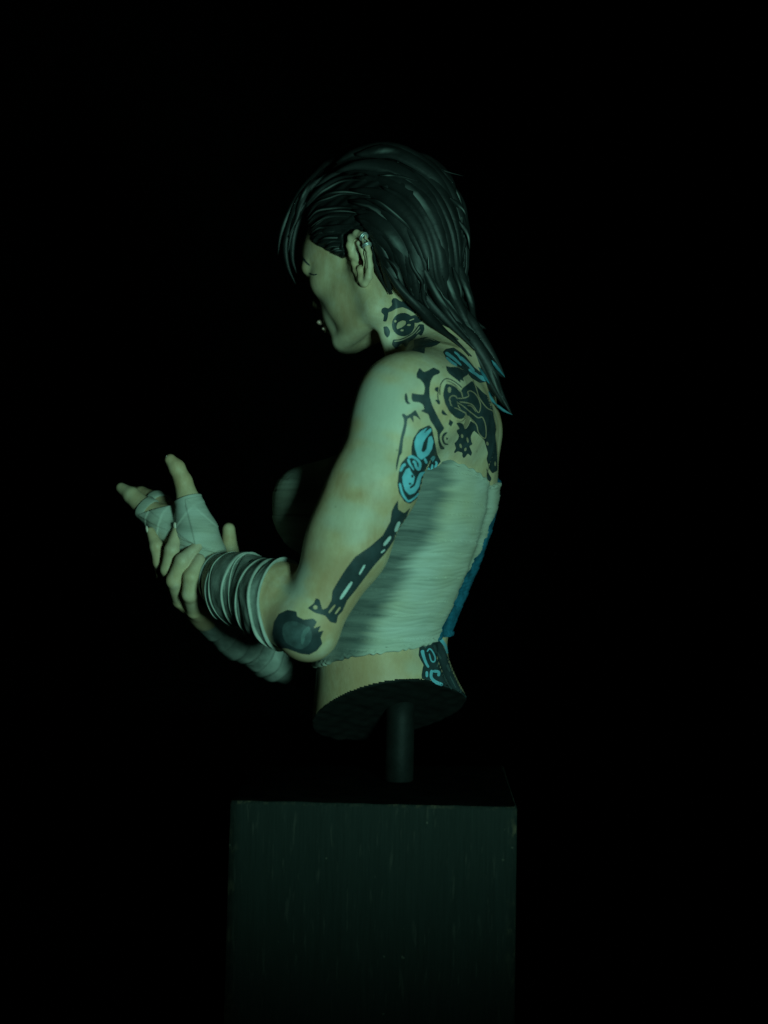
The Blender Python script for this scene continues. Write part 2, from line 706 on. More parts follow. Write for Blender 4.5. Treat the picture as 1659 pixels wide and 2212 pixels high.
def f_body(p):
    d = BODY(p)
    x_, y_ = p[:, 0], p[:, 1]
    rough = 0.9 * np.sin(x_ / 13.3 + 1.7 * np.sin(y_ / 21.0)) + 0.8 * np.sin(y_ / 9.1 + x_ / 15.0) * np.sin(x_ / 37.0 + 1.0) + 0.7 * np.sin(x_ / 5.7 - y_ / 8.3) * np.sin(y_ / 29.0)
    return np.maximum(d, rough - ((p - CUT_P) @ CUT_N))


bust = bpy.data.objects.new('bust_figurine', None)
SC.collection.objects.link(bust)
bust.location = (BASE[0] * S, BASE[1] * S, (BASE[2] + ZOFF) * S)
bust.empty_display_size = 0.02
setp(bust, 'painted bust of a tattooed dark haired woman in bandages, pinned above a wooden block', 'figurine')

bv, bf = surface_nets(f_body, (-640, -420, -560), (320, 450, 830), 3.0)
fc = bv[bf].mean(1)
on = np.abs((fc - CUT_P) @ CUT_N) < 4.2
v1, f1 = compact(bv, bf[~on])
body = mk('body', v1, f1, SKIN, bust)


def patches(p, spots):
    g = np.zeros(len(p))
    wob = 1 + 0.35 * np.sin(p[:, 0] / 17.0 + np.sin(p[:, 2] / 23.0) * 2) * np.sin(p[:, 2] / 13.0 + p[:, 1] / 29.0)
    for u, v, Y, r, a in spots:
        d = np.linalg.norm(p - P(u, v, Y), axis=1) / (r * wob)
        g = np.maximum(g, a * np.exp(-d ** 4))
    return g


attr(body, 'warm', patches(v1, [(705, 1235, -340, 62, 0.55), (612, 1345, -300, 40, 0.7), (815, 1460, -160, 70, 0.6), (735, 1330, -330, 50, 0.5), (985, 985, -190, 45, 0.35), (740, 690, -60, 50, 0.35), (640, 1400, -300, 40, 0.5)]))
attr(body, 'cool', patches(v1, [(830, 880, -350, 75, 0.7), (800, 1000, -370, 55, 0.45), (625, 1245, -330, 42, 0.65), (760, 1120, -370, 45, 0.4), (930, 1430, -160, 40, 0.45), (715, 615, -60, 35, 0.4)]))
v2, f2 = compact(bv, bf[on])
mk('cut_face', v2, f2, BLACK2, bust)
print('body', len(v1), len(f1), round(time.time() - T0, 1))
BVH = BVHTree.FromPolygons([tuple(x) for x in bv], [tuple(x) for x in bf])
print('bvh', round(time.time() - T0, 1))
EYE = Vector((0, -FPX, 0))


def hit(u, v, tree=None):
    r = (tree or BVH).ray_cast(EYE, Vector(ray(u, v)))
    if r[0] is None:
        return None, None
    return np.array(r[0]), np.array(r[1])


# ------------------------------------------------------------------ stem and block
def lathe(rows, c, n=40):
    vs, fs = [], []
    for r, z in rows:
        for i in range(n):
            a = 2 * math.pi * i / n
            vs.append((c[0] + r * math.cos(a), c[1] + r * math.sin(a), z))
    for j in range(len(rows) - 1):
        for i in range(n):
            fs.append((j * n + i, j * n + (i + 1) % n, (j + 1) * n + (i + 1) % n, (j + 1) * n + i))
    fs.append(tuple(range(n))[::-1])
    fs.append(tuple(range((len(rows) - 1) * n, len(rows) * n)))
    return vs, fs


vs, fs = lathe([(29, -580), (31.5, -577), (31.5, -520), (31, -455), (31, -400)], (44, 0))
mk('mounting_pin', vs, fs, BLACK3, bust)


def plinth_mesh():
    n = 44
    hw_t, hw_b, zt, zb = 287.0, 292.0, -580.0, -ZOFF
    bev = 7.0
    r = np.random.default_rng(3)
    vs, wear = [], []
    prof = [(zb, 0), (zb + 40, 0)] + [(zb + (zt - zb) * t, 0) for t in np.linspace(0.1, 0.985, 30)] + [(zt - bev * 0.5, bev * 0.25), (zt - bev * 0.15, bev * 0.6), (zt, bev)]
    ring = []
    m = 24
    for sx, sy, dx, dy in ((-1, -1, 1, 0), (1, -1, 0, 1), (1, 1, -1, 0), (-1, 1, 0, -1)):
        for i in range(m):
            t = i / m
            ring.append((sx + dx * 2 * t, sy + dy * 2 * t))
    ring = np.array(ring)
    nr = len(ring)
    grain = r.normal(0, 0.22, nr)
    for z, inset in prof:
        k = (z - zb) / (zt - zb)
        hw = hw_b + (hw_t - hw_b) * k - inset
        q = ring * hw
        # rounded vertical corners
        lim = hw - 9
        cx = np.clip(q[:, 0], -lim, lim)
        cy = np.clip(q[:, 1], -lim, lim)
        d = np.stack([q[:, 0] - cx, q[:, 1] - cy], 1)
        nn = np.maximum(np.linalg.norm(d, axis=1), 1e-6)
        lenc = np.maximum(np.abs(d).max(1), 1e-6)
        d = d / nn[:, None] * lenc[:, None]
        g = 1 + (grain + r.normal(0, 0.2, nr)) / hw
        xy = np.stack([cx + d[:, 0], cy + d[:, 1]], 1) * g[:, None]
        for j in range(nr):
            edge = 1.0 if (abs(d[j, 0]) > 2 and abs(d[j, 1]) > 2) or (inset > 1 and inset < bev) else 0.0
            vs.append((xy[j, 0], xy[j, 1], z + r.normal(0, 0.5) * (inset > 0)))
            wear.append(edge * max(0, r.normal(0.15, 0.35)))
    fs = []
    for a in range(len(prof) - 1):
        for j in range(nr):
            fs.append((a * nr + j, a * nr + (j + 1) % nr, (a + 1) * nr + (j + 1) % nr, (a + 1) * nr + j))
    fs.append(tuple(range(nr))[::-1])
    fs.append(tuple(range((len(prof) - 1) * nr, len(prof) * nr)))
    return np.array(vs), fs, wear


vs, fs, wear = plinth_mesh()
TOPBLACK = NT('matt_black_top')
TOPBLACK.col(TOPBLACK.ramp(TOPBLACK.noise(200, 4), [(0.3, (0.0025, 0.0028, 0.0026)), (0.7, (0.005, 0.0055, 0.005))]))
TOPBLACK.rough(0.95, 0.0)
fmat = [1 if np.mean([vs[i][2] for i in f]) > -581.5 else 0 for f in fs]
plinth = mk('wooden_block', vs, fs, [WOOD, TOPBLACK.m], None, True, fmat=fmat, origin=np.array([0, 0, -ZOFF]))
attr(plinth, 'wear', np.clip(wear, 0, 1))
plinth.location = (-3 * S, 0, 0)
plinth.rotation_euler = (0, 0, math.radians(-1.2))
setp(plinth, 'square black stained wooden block with fine vertical grain under the bust', 'display plinth')

CLOTH = NT('black_cloth')
CLOTH.col(CLOTH.ramp(CLOTH.noise(90, 4), [(0.3, (0.0012, 0.0014, 0.0013)), (0.7, (0.003, 0.0034, 0.0032))]))
CLOTH.rough(0.95, 0.02)
CLOTH = CLOTH.m


def slab(x0, x1, y0, y1, z0, z1):
    v = [(x, y, z) for z in (z0, z1) for y in (y0, y1) for x in (x0, x1)]
    return v, [(0, 2, 3, 1), (4, 5, 7, 6), (0, 1, 5, 4), (2, 6, 7, 3), (0, 4, 6, 2), (1, 3, 7, 5)]


v_, f_ = slab(-5000, 5000, -1200, 5900, -ZOFF - 200, -ZOFF - 1)
setp(mk('tabletop', v_, f_, CLOTH, None, False), kind='structure')
v_, f_ = slab(-14000, 14000, 6000, 6100, -4000, 7000)
setp(mk('backdrop', v_, f_, CLOTH, None, False), kind='structure')

# ------------------------------------------------------------------ bandage round the torso
TORSO = torso_field()


def cast(orig, dirs, fn, r0, r1, n=60):
    """outermost zero of fn along each ray"""
    rs = np.linspace(r0, r1, n)
    m = len(orig)
    out = np.full(m, r0)
    pts = (orig[:, None, :] + dirs[:, None, :] * rs[None, :, None]).reshape(-1, 3)
    d = fn(pts).reshape(m, n)
    ins = d < 0
    last = n - 1 - np.argmax(ins[:, ::-1], 1)
    ok = ins.any(1)
    i = np.clip(last, 0, n - 2)
    a = d[np.arange(m), i]
    b = d[np.arange(m), i + 1]
    t = np.clip(a / (a - b + 1e-9), 0, 1)
    out = rs[i] + t * (rs[1] - rs[0])
    out[~ok] = r0
    return out


def blur2(a, it, wrap0=True):
    for _ in range(it):
        b = np.pad(a, ((1, 1), (0, 0)), mode='wrap' if wrap0 else 'edge')
        a = (b[:-2] + 2 * b[1:-1] + b[2:]) / 4
        b = np.pad(a, ((0, 0), (1, 1)), mode='edge')
        a = (b[:, :-2] + 2 * b[:, 1:-1] + b[:, 2:]) / 4
    return a


def bandage_top():
    nt, nv = 140, 70
    th = np.linspace(0, 2 * math.pi, nt, endpoint=False)
    deg = np.degrees(th)
    keys = [0, 60, 90, 125, 150, 180, 215, 270, 320, 360]
    vt = np.interp(deg, keys, [948, 955, 980, 998, 1018, 1046, 1036, 1000, 955, 948])
    vb = np.interp(deg, keys, [1455, 1432, 1406, 1392, 1382, 1370, 1372, 1400, 1440, 1455])
    s = np.linspace(0, 1, nv)
    V = vt[:, None] * (1 - s) + vb[:, None] * s
    Z = 1106.0 - V
    x, a, b = torso_at(Z)
    org = np.stack([x, np.zeros_like(x), Z], -1)
    dirs = (np.cos(th)[:, None] * TF + np.sin(th)[:, None] * TL)[:, None, :] * np.ones((1, nv, 1))
    R = cast(org.reshape(-1, 3), dirs.reshape(-1, 3), TORSO, 60, 420, 70).reshape(nt, nv)
    R = blur2(R, 3)
    # refine
    NT_, NV_ = 560, 280
    ti = np.linspace(0, nt, NT_, endpoint=False)
    vi = np.linspace(0, nv - 1, NV_)
    i0 = ti.astype(int)
    ft = (ti - i0)[:, None]
    j0 = np.minimum(vi.astype(int), nv - 2)
    fv = (vi - j0)[None]

    def up(A):
        A0, A1 = A[i0], A[(i0 + 1) % nt]
        B = A0 * (1 - ft) + A1 * ft
        return B[:, j0] * (1 - fv) + B[:, j0 + 1] * fv
    R, V, X = up(R), up(V), up(x)
    th = np.linspace(0, 2 * math.pi, NT_, endpoint=False)[:, None] * np.ones((1, NV_))
    # overlapping turns of cloth: saw-tooth steps, slightly slanted, plus creases
    ph = V / 27.0 + 0.55 * np.sin(th + 0.6) + 0.22 * np.sin(2 * th + V / 90.0) + 0.1 * np.sin(5 * th + 1.3)
    saw = ph - np.floor(ph)
    k = np.floor(ph)
    step = 2.8 * (1 - saw) ** 0.7 * (0.6 + 0.4 * np.sin(k * 2.4 + th * 2))
    ph2 = V / 9.5 + 0.9 * np.sin(1.5 * th + k * 1.7) + 0.35 * np.sin(9 * th + k)
    step += 0.9 * np.abs(np.sin(ph2 * math.pi)) * (0.4 + 0.6 * np.sin(3 * th + k * 2.0) ** 2)
    step += 1.2 * np.sin(th * 11 + V / 17.0) * np.sin(V / 31.0 + 3 * th) * 0.5
    s = np.linspace(0, 1, NV_)[None]
    rim = 2.6 * (np.exp(-((s - 0.012) / 0.012) ** 2) + np.exp(-((s - 0.988) / 0.012) ** 2))
    R = R + 6.0 + step + rim
    R = R + 24 * np.clip(np.cos(th), 0, 1) * sm(0.35, 0.0, s)
    R[:, 0] -= 14
    R[:, -1] -= 7
    # frayed edges
    V = V + (s < 0.02) * 2.0 * np.sin(th * 37) + (s > 0.97) * 1.6 * np.sin(th * 43 + np.sin(th * 17) * 2)
    Z = 1106.0 - V
    pts = np.stack([X, np.zeros_like(X), Z], -1) + R[..., None] * (np.cos(th)[..., None] * TF + np.sin(th)[..., None] * TL)
    idx = np.arange(NT_ * NV_).reshape(NT_, NV_)
    i1 = np.roll(idx, -1, 0)
    faces = np.stack([idx[:, :-1], idx[:, 1:], i1[:, 1:], i1[:, :-1]], -1)
    fdeg = np.degrees(th[:, :-1])
    fv_ = V[:, :-1]
    jag = 2.4 * np.sin(fv_ / 5.5) + 3.0 * np.sin(fv_ / 17.0 + 1) + 1.5 * np.sin(fv_ / 2.9 + 2 * np.sin(fv_ / 8.0))
    bl = (fdeg > np.interp(fv_, [1085, 1110, 1200, 1300, 1395], [212, 196, 184, 174, 160]) + jag * 0.7) & (fdeg < 262)
    return pts.reshape(-1, 3), faces, bl, V.reshape(-1), th.reshape(-1)


pts, faces, bl, bV, bth = bandage_top()
top_v, top_f = pts, faces.reshape(-1, 4)
blm = bl.reshape(-1)


def shade_wash(p):
    """painted shading: ragged brushed-on dark wash beside the arm, plus a darker chest front"""
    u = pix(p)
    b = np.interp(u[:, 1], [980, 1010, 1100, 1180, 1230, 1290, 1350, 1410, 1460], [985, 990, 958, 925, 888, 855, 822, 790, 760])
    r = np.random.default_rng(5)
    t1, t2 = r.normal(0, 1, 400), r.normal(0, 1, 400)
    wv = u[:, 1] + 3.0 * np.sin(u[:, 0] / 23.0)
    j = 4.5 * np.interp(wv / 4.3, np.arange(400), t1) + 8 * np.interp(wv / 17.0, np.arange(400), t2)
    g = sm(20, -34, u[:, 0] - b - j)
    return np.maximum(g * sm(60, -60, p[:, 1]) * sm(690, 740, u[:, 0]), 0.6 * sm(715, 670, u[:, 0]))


va, fa = compact(top_v, top_f[~blm])
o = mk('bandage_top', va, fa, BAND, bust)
attr(o, 'shade_wash', shade_wash(va))
va, fa = compact(top_v, top_f[blm])
o = mk('bandage_back', va, fa, BLUE, bust)  # blue light put into the colour of the bandage's back
setp(o, 'blue light painted on the back of the wrapped bandage')
print('bandage', round(time.time() - T0, 1))

# ------------------------------------------------------------------ strips round the forearms


def ring_strip(A, B, fn, t0, t1, tilt, phase, flare, thick, na=72, nw=9, wob=1.0, seed=0, r1=140):
    """one turn of cloth round the axis A-B, flaring towards its t0 edge"""
    r = np.random.default_rng(seed)
    ax = B - A
    L = np.linalg.norm(ax)
    ax = ax / L
    e1 = np.cross(ax, [0, 0, 1.0])
    e1 /= np.linalg.norm(e1)
    e2 = np.cross(e1, ax)
    an = np.linspace(0, 2 * math.pi, na, endpoint=False)
    dr = np.cos(an)[:, None] * e1 + np.sin(an)[:, None] * e2
    ws = np.linspace(0, 1, nw)
    sh = tilt * np.cos(an - phase) + wob * (2.2 * np.sin(2 * an + r.uniform(0, 6)) + 1.3 * np.sin(5 * an + r.uniform(0, 6)))
    wv = 1 + 0.22 * np.sin(an * 2 + r.uniform(0, 6)) + 0.12 * np.sin(an * 3 + r.uniform(0, 6))
    tt = (t0 * L + (t1 - t0) * L * ws[None, :] * wv[:, None]) + sh[:, None]
    org = A + tt[..., None] * ax
    D = np.repeat(dr[:, None, :], nw, 1)
    R = cast(org.reshape(-1, 3), D.reshape(-1, 3), fn, 20, r1, 36).reshape(na, nw)
    R = blur2(R, 4)
    fl = 0.75 * flare * (1 - ws) ** 1.6
    rim = 0.35 * thick * np.exp(-((ws - 0.06) / 0.09) ** 2)
    wr = 0.9 * np.sin(an * 7 + r.uniform(0, 6))[:, None] * np.sin(ws * 7 + r.uniform(0, 6))[None]
    fold = (1 + 0.35 * np.sin(an * 2 + r.uniform(0, 6)))[:, None]
    Ro = R + 3.0 + fl[None] * fold + rim[None] + wr
    Ri = R - 2.0 + 0.0 * Ro
    out = org + Ro[..., None] * D
    # closed section: outer surface then a lip under the flared edge and the tucked edge
    lip = org[:, :1] + (Ro[:, :1] - thick)[..., None] * D[:, :1] + 1.5 * ax
    inn = org[:, :1] + np.maximum(Ri[:, :1], Ro[:, :1] - thick * 2.2)[..., None] * D[:, :1] + 5.5 * ax
    tuck = org[:, -1:] + Ri[:, -1:][..., None] * D[:, -1:]
    grid = np.concatenate([inn, lip, out, tuck], 1)
    n2 = grid.shape[1]
    edge = np.zeros((na, n2))
    es = 0.55 + 0.45 * np.sin(an + r.uniform(0, 6))
    wd_ = r.uniform(0.06, 0.22) * (0.75 + 0.5 * np.sin(an * 2 + r.uniform(0, 6)))
    prof = np.exp(-(ws[None] / wd_[:, None]) ** 2)
    amp = np.clip(0.62 + 0.3 * np.sin(an * 1 + r.uniform(0, 6)) + 0.22 * np.sin(an * 5 + r.uniform(0, 6)), 0.12, 1)
    edge[:, 2:2 + nw] = prof * amp[:, None]
    edge[:, 1] = 0.5 * amp
    edge[:, 2:2 + nw] += 0.2 * np.sin(ws * 3.1)[None] * es[:, None]
    idx = np.arange(na * n2).reshape(na, n2)
    i1 = np.roll(idx, -1, 0)
    f = np.stack([idx[:, :-1], i1[:, :-1], i1[:, 1:], idx[:, 1:]], -1).reshape(-1, 4)
    return grid.reshape(-1, 3), f, np.clip(edge, 0, 1).reshape(-1)


ARML = limb_field_left()
ARMR = limb_field_right()


def base_sleeve(A, B, fn, t0, t1, off, na=64, nw=40, r1=140):
    ax = (B - A)
    e1 = np.cross(ax / np.linalg.norm(ax), [0, 0, 1.0])
    e1 /= np.linalg.norm(e1)
    e2 = np.cross(e1, ax / np.linalg.norm(ax))
    an = np.linspace(0, 2 * math.pi, na, endpoint=False)
    dr = np.cos(an)[:, None] * e1 + np.sin(an)[:, None] * e2
    tt = np.linspace(t0, t1, nw)
    org = np.repeat((A + tt[:, None] * ax)[None], na, 0)
    D = np.repeat(dr[:, None, :], nw, 1)
    R = blur2(cast(org.reshape(-1, 3), D.reshape(-1, 3), fn, 20, r1, 40).reshape(na, nw), 3)
    R = R + off
    R[:, 0] -= off + 3
    R[:, -1] -= off + 3
    g = org + R[..., None] * D
    idx = np.arange(na * nw).reshape(na, nw)
    i1 = np.roll(idx, -1, 0)
    f = np.stack([idx[:, :-1], i1[:, :-1], i1[:, 1:], idx[:, 1:]], -1).reshape(-1, 4)
    return g.reshape(-1, 3), f


FA = P(640, 1326, -252)          # forearm axis start, just beyond the elbow crook
vs, fs = base_sleeve(FA, L_WR, ARML, 0.20, 1.04, 2.6)
fwrap = mk('forearm_wrap', vs, fs, STRIP, bust)
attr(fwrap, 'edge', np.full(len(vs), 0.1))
LS = [  # t0, t1, tilt, phase, flare, thick
    (0.13, 0.22, 44, 0.45, 5, 6), (0.20, 0.36, 52, 0.6, 6, 6), (0.34, 0.49, 36, 0.4, 4, 4), (0.44, 0.53, 46, 0.9, 3, 3), (0.50, 0.66, 28, 0.5, 5, 4),
    (0.62, 0.71, 34, 1.1, 3, 3), (0.67, 0.81, 20, 0.6, 4, 3.5), (0.78, 0.90, 24, 1.2, 4, 3.5), (0.87, 0.97, 10, 1.0, 4, 3), (0.95, 1.03, 6, 1.2, 3, 3)]
for i, (a, b, ti, ph, fl, tk) in enumerate(LS):
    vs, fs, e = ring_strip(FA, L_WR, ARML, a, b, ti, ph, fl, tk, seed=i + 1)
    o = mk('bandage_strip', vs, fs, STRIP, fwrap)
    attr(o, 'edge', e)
FB = P(660, 1424, 272)
vs, fs = base_sleeve(FB, R_WR, ARMR, 0.0, 1.0, 2.6)
rwrap = mk('forearm_wrap', vs, fs, STRIP, bust)
attr(rwrap, 'edge', np.full(len(vs), 0.08))
for i in range(9):
    a = 0.02 + i * 0.11
    vs, fs, e = ring_strip(FB, R_WR, ARMR, a, a + 0.14, 14 + 6 * math.sin(i * 2.1), 2.2 + 0.5 * math.sin(i), 5, 4, seed=30 + i)
    o = mk('bandage_strip', vs, fs, STRIP, rwrap)
    attr(o, 'edge', np.clip(0.6 * e + 0.2 * (i in (2, 3, 8)) - 0.05, 0, 1))
print('strips', round(time.time() - T0, 1))

# ------------------------------------------------------------------ wrapped left hand
HW = hand_core_left(Field(), False)
for p, r in LFING:
    HW.chain(p[:2], r[:2], 3.0, 5)
HW.add(d_cone(L_WR, L_WR + (L_WR - FA) * 0.08, 44, 44), 14)


def plane(p, a, n):
    n = np.asarray(n, float)
    return (p - a) @ (n / np.linalg.norm(n))


tdir = LTHUMB[0][3] - LTHUMB[0][2]
FOLDS = [   # planes of overlapping turns across palm and thumb: point, normal, height
    (P(432, 1168, 0), (0.35, -0.15, 1.0), 2.4), (P(420, 1120, 0), (-0.85, 0.3, 0.75), 2.0), (P(398, 1100, 0), (1.0, 0.2, 0.25), 2.4),
    (P(425, 1095, 0), (0.75, 0.0, 0.85), 1.8), (P(405, 1150, 0), (0.55, -0.2, 1.0), 2.0), (P(436, 1186, 0), (0.2, 0, 1.0), 2.2),
    (P(368, 1120, 20), (-1.0, 0.4, 0.3), 2.6), (P(345, 1110, 40), (-1.0, 0.5, 0.5), 2.0)]


def f_handwrap(p):
    d = HW(p) - 4.0
    for a, n, hgt in FOLDS:
        s = plane(p, a, n)
        d = d - hgt * np.exp(-np.maximum(s, 0) / 14.0) * (s > 0) * np.clip(s / 1.5, 0, 1)
    d = np.maximum(d, plane(p, LTHUMB[0][2] + tdir * 0.08, tdir))
    for q, r in LFING:
        dr = q[1] - q[0]
        d = np.maximum(d, np.minimum(plane(p, q[0] + dr * 0.85, dr), 60 - np.linalg.norm(p - q[1], axis=1)) if False else plane(p, LFING[1][0][0] + (LFING[1][0][1] - LFING[1][0][0]) * 1.0, (-0.62, 0.55, 0.42)))
        break
    return d


vs, fs = surface_nets(f_handwrap, (-540, -110, -170), (-310, 240, 110), 2.0)
hw = mk('hand_wrap', vs, fs, BAND, bust)
attr(hw, 'shade_wash', 0.12 + 0 * vs[:, 0])


def simple_band(c, axis, rx, w_, thick, parent, seed, mat=BAND, g=0.1):
    axis = axis / np.linalg.norm(axis)
    e1 = np.cross(axis, [0, 1.0, 0])
    e1 /= np.linalg.norm(e1)
    e2 = np.cross(axis, e1)
    r = np.random.default_rng(seed)
    na = 36
    an = np.linspace(0, 2 * math.pi, na, endpoint=False)
    sec = [(-0.5, -thick), (-0.5, 0), (-0.42, 0.9), (0, 0.4), (0.42, 0.9), (0.5, 0), (0.5, -thick)]
    g_ = []
    ph = r.uniform(0, 6)
    for s, h in sec:
        rr = rx + h + 0.6 * np.sin(an * 3 + ph)
        ss = s * w_ + 1.3 * np.sin(an * 2 + ph + 1)
        g_.append(c + rr[:, None] * (np.cos(an)[:, None] * e1 + np.sin(an)[:, None] * e2) + ss[:, None] * axis)
    G = np.stack(g_, 1)
    n2 = G.shape[1]
    idx = np.arange(na * n2).reshape(na, n2)
    i1 = np.roll(idx, -1, 0)
    f = np.stack([idx[:, :-1], i1[:, :-1], i1[:, 1:], idx[:, 1:]], -1).reshape(-1, 4)
    o = mk('bandage_strip', G.reshape(-1, 3), f, mat, parent)
    attr(o, 'shade_wash', np.full(na * n2, g))
    return o


simple_band(LTHUMB[0][2] - tdir * 0.08, tdir, 29.5, 24, 6, hw, 1)
for i, (q, r) in enumerate(LFING):
    dr = q[1] - q[0]
    simple_band(q[0] + dr * 0.88, dr, r[1] + 4.5, 20, 5, hw, 5 + i, g=0.35)
print('hand', round(time.time() - T0, 1))

# ------------------------------------------------------------------ ear


def ear_field():
    F = Field()
    e = lambda u, v, y: PL(u, v, y + 9 + max(0, 566 - v) * 0.30)
    RM = np.stack([HF, HU, HL], 1)
    up2 = HU + 0.28 * HL
    up2 /= np.linalg.norm(up2)
    RM2 = np.stack([HF, up2, np.cross(HF, up2)], 1)
    F.add(d_ell(e(777, 556, 80), (25, 56, 9), RM2), 6)
    F.add(d_ell(e(785, 600, 84), (13, 20, 8), RM), 8)
    helix = [(770, 560, 85), (760, 550, 87), (755, 530, 89), (758, 513, 92), (770, 504, 95), (783, 509, 98), (791, 526, 99), (795, 548, 99), (798, 574, 96), (796, 598, 93), (789, 612, 90)]
    F.chain([e(*p) for p in helix], [5, 6.5, 7, 7, 7, 7, 7, 7.5, 7.5, 8, 8], 5, 5)
    anti = [(774, 525, 92), (781, 540, 95), (785, 556, 95), (785, 570, 94), (778, 580, 91)]
    F.chain([e(*p) for p in anti], [5, 5.5, 6, 6, 6], 4, 4)
    F.chain([e(777, 584, 89), e(783, 603, 89), e(785, 612, 88)], [8, 10, 8], 6, 5)
    F.chain([e(764, 568, 86), e(769, 584, 86), e(777, 606, 86)], [6, 6, 6], 5, 5)
    F.add(d_ell(e(775.5, 556, 96), (9.0, 21, 13), RM), 4, 's')
    F.add(d_cone(e(779, 519, 101), e(789, 546, 105), 2.6, 3), 3, 's')
    F.add(d_cone(e(789, 546, 105), e(791, 578, 103), 3, 2.2), 3, 's')
    F.add(d_cone(e(770, 580, 95), e(775, 612, 94), 2.2, 1.6), 2, 's')
    return F


EF = ear_field()
c = PL(777, 560, 95)
vs, fs = surface_nets(EF, c - np.array([46, 48, 82]), c + np.array([46, 48, 82]), 1.25)
ear = mk('ear', vs, fs, SKIN, bust)
hole = d_ell(PL(776, 557, 96), (8, 19, 3), np.stack([HF, HU, HL], 1))
hf = Field().add(hole)
vs, fs = surface_nets(hf, c - np.array([40, 40, 60]), c + np.array([40, 40, 60]), 1.6)
mk('ear_canal', vs, fs, DARKRED, ear)


def torus(c, n, R, r, parent, name, mat, arc=(0, 2 * math.pi)):
    n = n / np.linalg.norm(n)
    e1 = np.cross(n, [0.3, 0.2, 1.0])
    e1 /= np.linalg.norm(e1)
    e2 = np.cross(n, e1)
    A = np.linspace(*arc, 25)[:-1]
    B = np.linspace(0, 2 * math.pi, 11)[:-1]
    g = np.array([[c + (R + r * math.cos(b)) * (math.cos(a) * e1 + math.sin(a) * e2) + r * math.sin(b) * n for b in B] for a in A])
    idx = np.arange(240).reshape(24, 10)
    i1 = np.roll(idx, -1, 0)
    f = np.stack([idx, i1, np.roll(i1, -1, 1), np.roll(idx, -1, 1)], -1).reshape(-1, 4)
    return mk(name, g.reshape(-1, 3), f, mat, parent)


for (u, v, y, du, dv) in ((785, 511, 98, 0.8, 0.6), (792, 529, 99, 0.35, 0.95)):
    y = y + 9 + max(0, 566 - v) * 0.30
    q = PL(u, v, y)
    q2 = PL(u + du * 4, v + dv * 4, y)
    torus(q, q2 - q, 8.2, 2.6, ear, 'ear_cuff', STEEL)
    torus(q + (q2 - q) * 0.8, q2 - q, 8.0, 2.0, ear, 'ear_cuff', STEEL)

# glossy lip highlight and lowered lash line
def blob(c, r, R=None, n=14):
    vs, fs = [], []
    for i in range(n // 2 + 1):
        a = math.pi * i / (n // 2)
        for j in range(n):
            b = 2 * math.pi * j / n
            q = np.array([math.sin(a) * math.cos(b), math.sin(a) * math.sin(b), math.cos(a)]) * r
            vs.append(c + (R @ q if R is not None else q))
    for i in range(n // 2):
        for j in range(n):
            fs.append((i * n + j, (i + 1) * n + j, (i + 1) * n + (j + 1) % n, i * n + (j + 1) % n))
    return np.array(vs), fs


vs, fs = blob(H(170, 13, -66), np.array([6.5, 12, 5.5]), HM)
mk('lip', vs, fs, LIP, bust)
vs, fs = blob(H(166, 11, -83), np.array([4.0, 8, 3.4]), HM)
mk('lip', vs, fs, LIP, bust)

for c_, r_ in ((P(318, 1144, -14), (3.2, 5.0, 9.0)), (P(379, 1137, -42), (4.5, 4.0, 9.0)), (P(362, 991, -20), (4.0, 5.0, 8.0))):
    vs, fs = blob(c_, np.array(r_), np.array(Matrix.Rotation(math.radians(-14), 3, 'Y')))
    mk('fingernail', vs, fs, NAIL, bust)

# ------------------------------------------------------------------ hair
hairline = [(640, 430), (652, 480), (668, 505), (675, 526), (692, 534), (712, 546), (732, 557), (743, 552), (746, 530), (750, 508), (776, 494), (802, 512), (808, 560), (812, 610), (822, 640), (834, 640), (842, 610), (858, 622), (905, 690), (940, 725), (1000, 770)]
HP = np.array([loc(PL(u, v, 94))[[0, 2]] for u, v in hairline])
poly = np.vstack([HP, [[0, -400], [400, -400], [400, 120], [172, 120]]])


def in_poly(q, poly):
    n = len(poly)
    ins = np.zeros(len(q), bool)
    dmin = np.full(len(q), 1e9)
    for i in range(n):
        a, b = poly[i], poly[(i + 1) % n]
        c1 = (a[1] > q[:, 1]) != (b[1] > q[:, 1])
        with np.errstate(divide='ignore', invalid='ignore'):
            xs = (b[0] - a[0]) * (q[:, 1] - a[1]) / (b[1] - a[1] + 1e-12) + a[0]
        ins ^= c1 & (q[:, 0] < xs)
        ba = b - a
        t = np.clip(((q - a) @ ba) / (ba @ ba + 1e-12), 0, 1)
        dmin = np.minimum(dmin, np.linalg.norm(q - a - t[:, None] * ba, axis=1))
    return np.where(ins, -dmin, dmin)


def hair_field():
    F = Field()
    h = lambda c, r: d_ell(H(*c), r, HM)
    F.add(h((-22, 0, 84), (160, 110, 134)), 20)
    F.add(h((78, 0, 66), (97, 90, 92)), 24)
    F.add(h((-98, 0, 56), (134, 112, 128)), 40)
    F.add(h((-118, 0, -20), (92, 94, 112)), 40)
    F.chain([H(-130, 0, -70), P(975, 680, 20), P(1035, 765, 0)], [66, 34, 15], 30, 20)
    return F


HFD = hair_field()


def f_hair(p):
    d = HFD(p)
    l = (p - HC) @ HM
    # combed relief running front to back
    d = d - 1.6 * np.sin(l[:, 2] / 3.2 + 0.02 * l[:, 0] + 2.0 * np.sin(l[:, 0] / 60) + l[:, 1] / 9) * sm(160, 110, l[:, 0])
    q = in_poly(l[:, [0, 2]], poly)
    # the cut applies to the outer sides and the face, not across the nape behind
    return -smin(-d, q, 5.0)


vs, fs = surface_nets(f_hair, (-200, -160, 290), (260, 260, 830), 3.0)
hair = mk('hair', vs, fs, HAIR, bust)
HBVH = BVHTree.FromPolygons([tuple(x) for x in np.vstack([vs, bv])], [tuple(x) for x in np.vstack([fs, bf + len(vs)])])
print('hair cap', len(vs), round(time.time() - T0, 1))


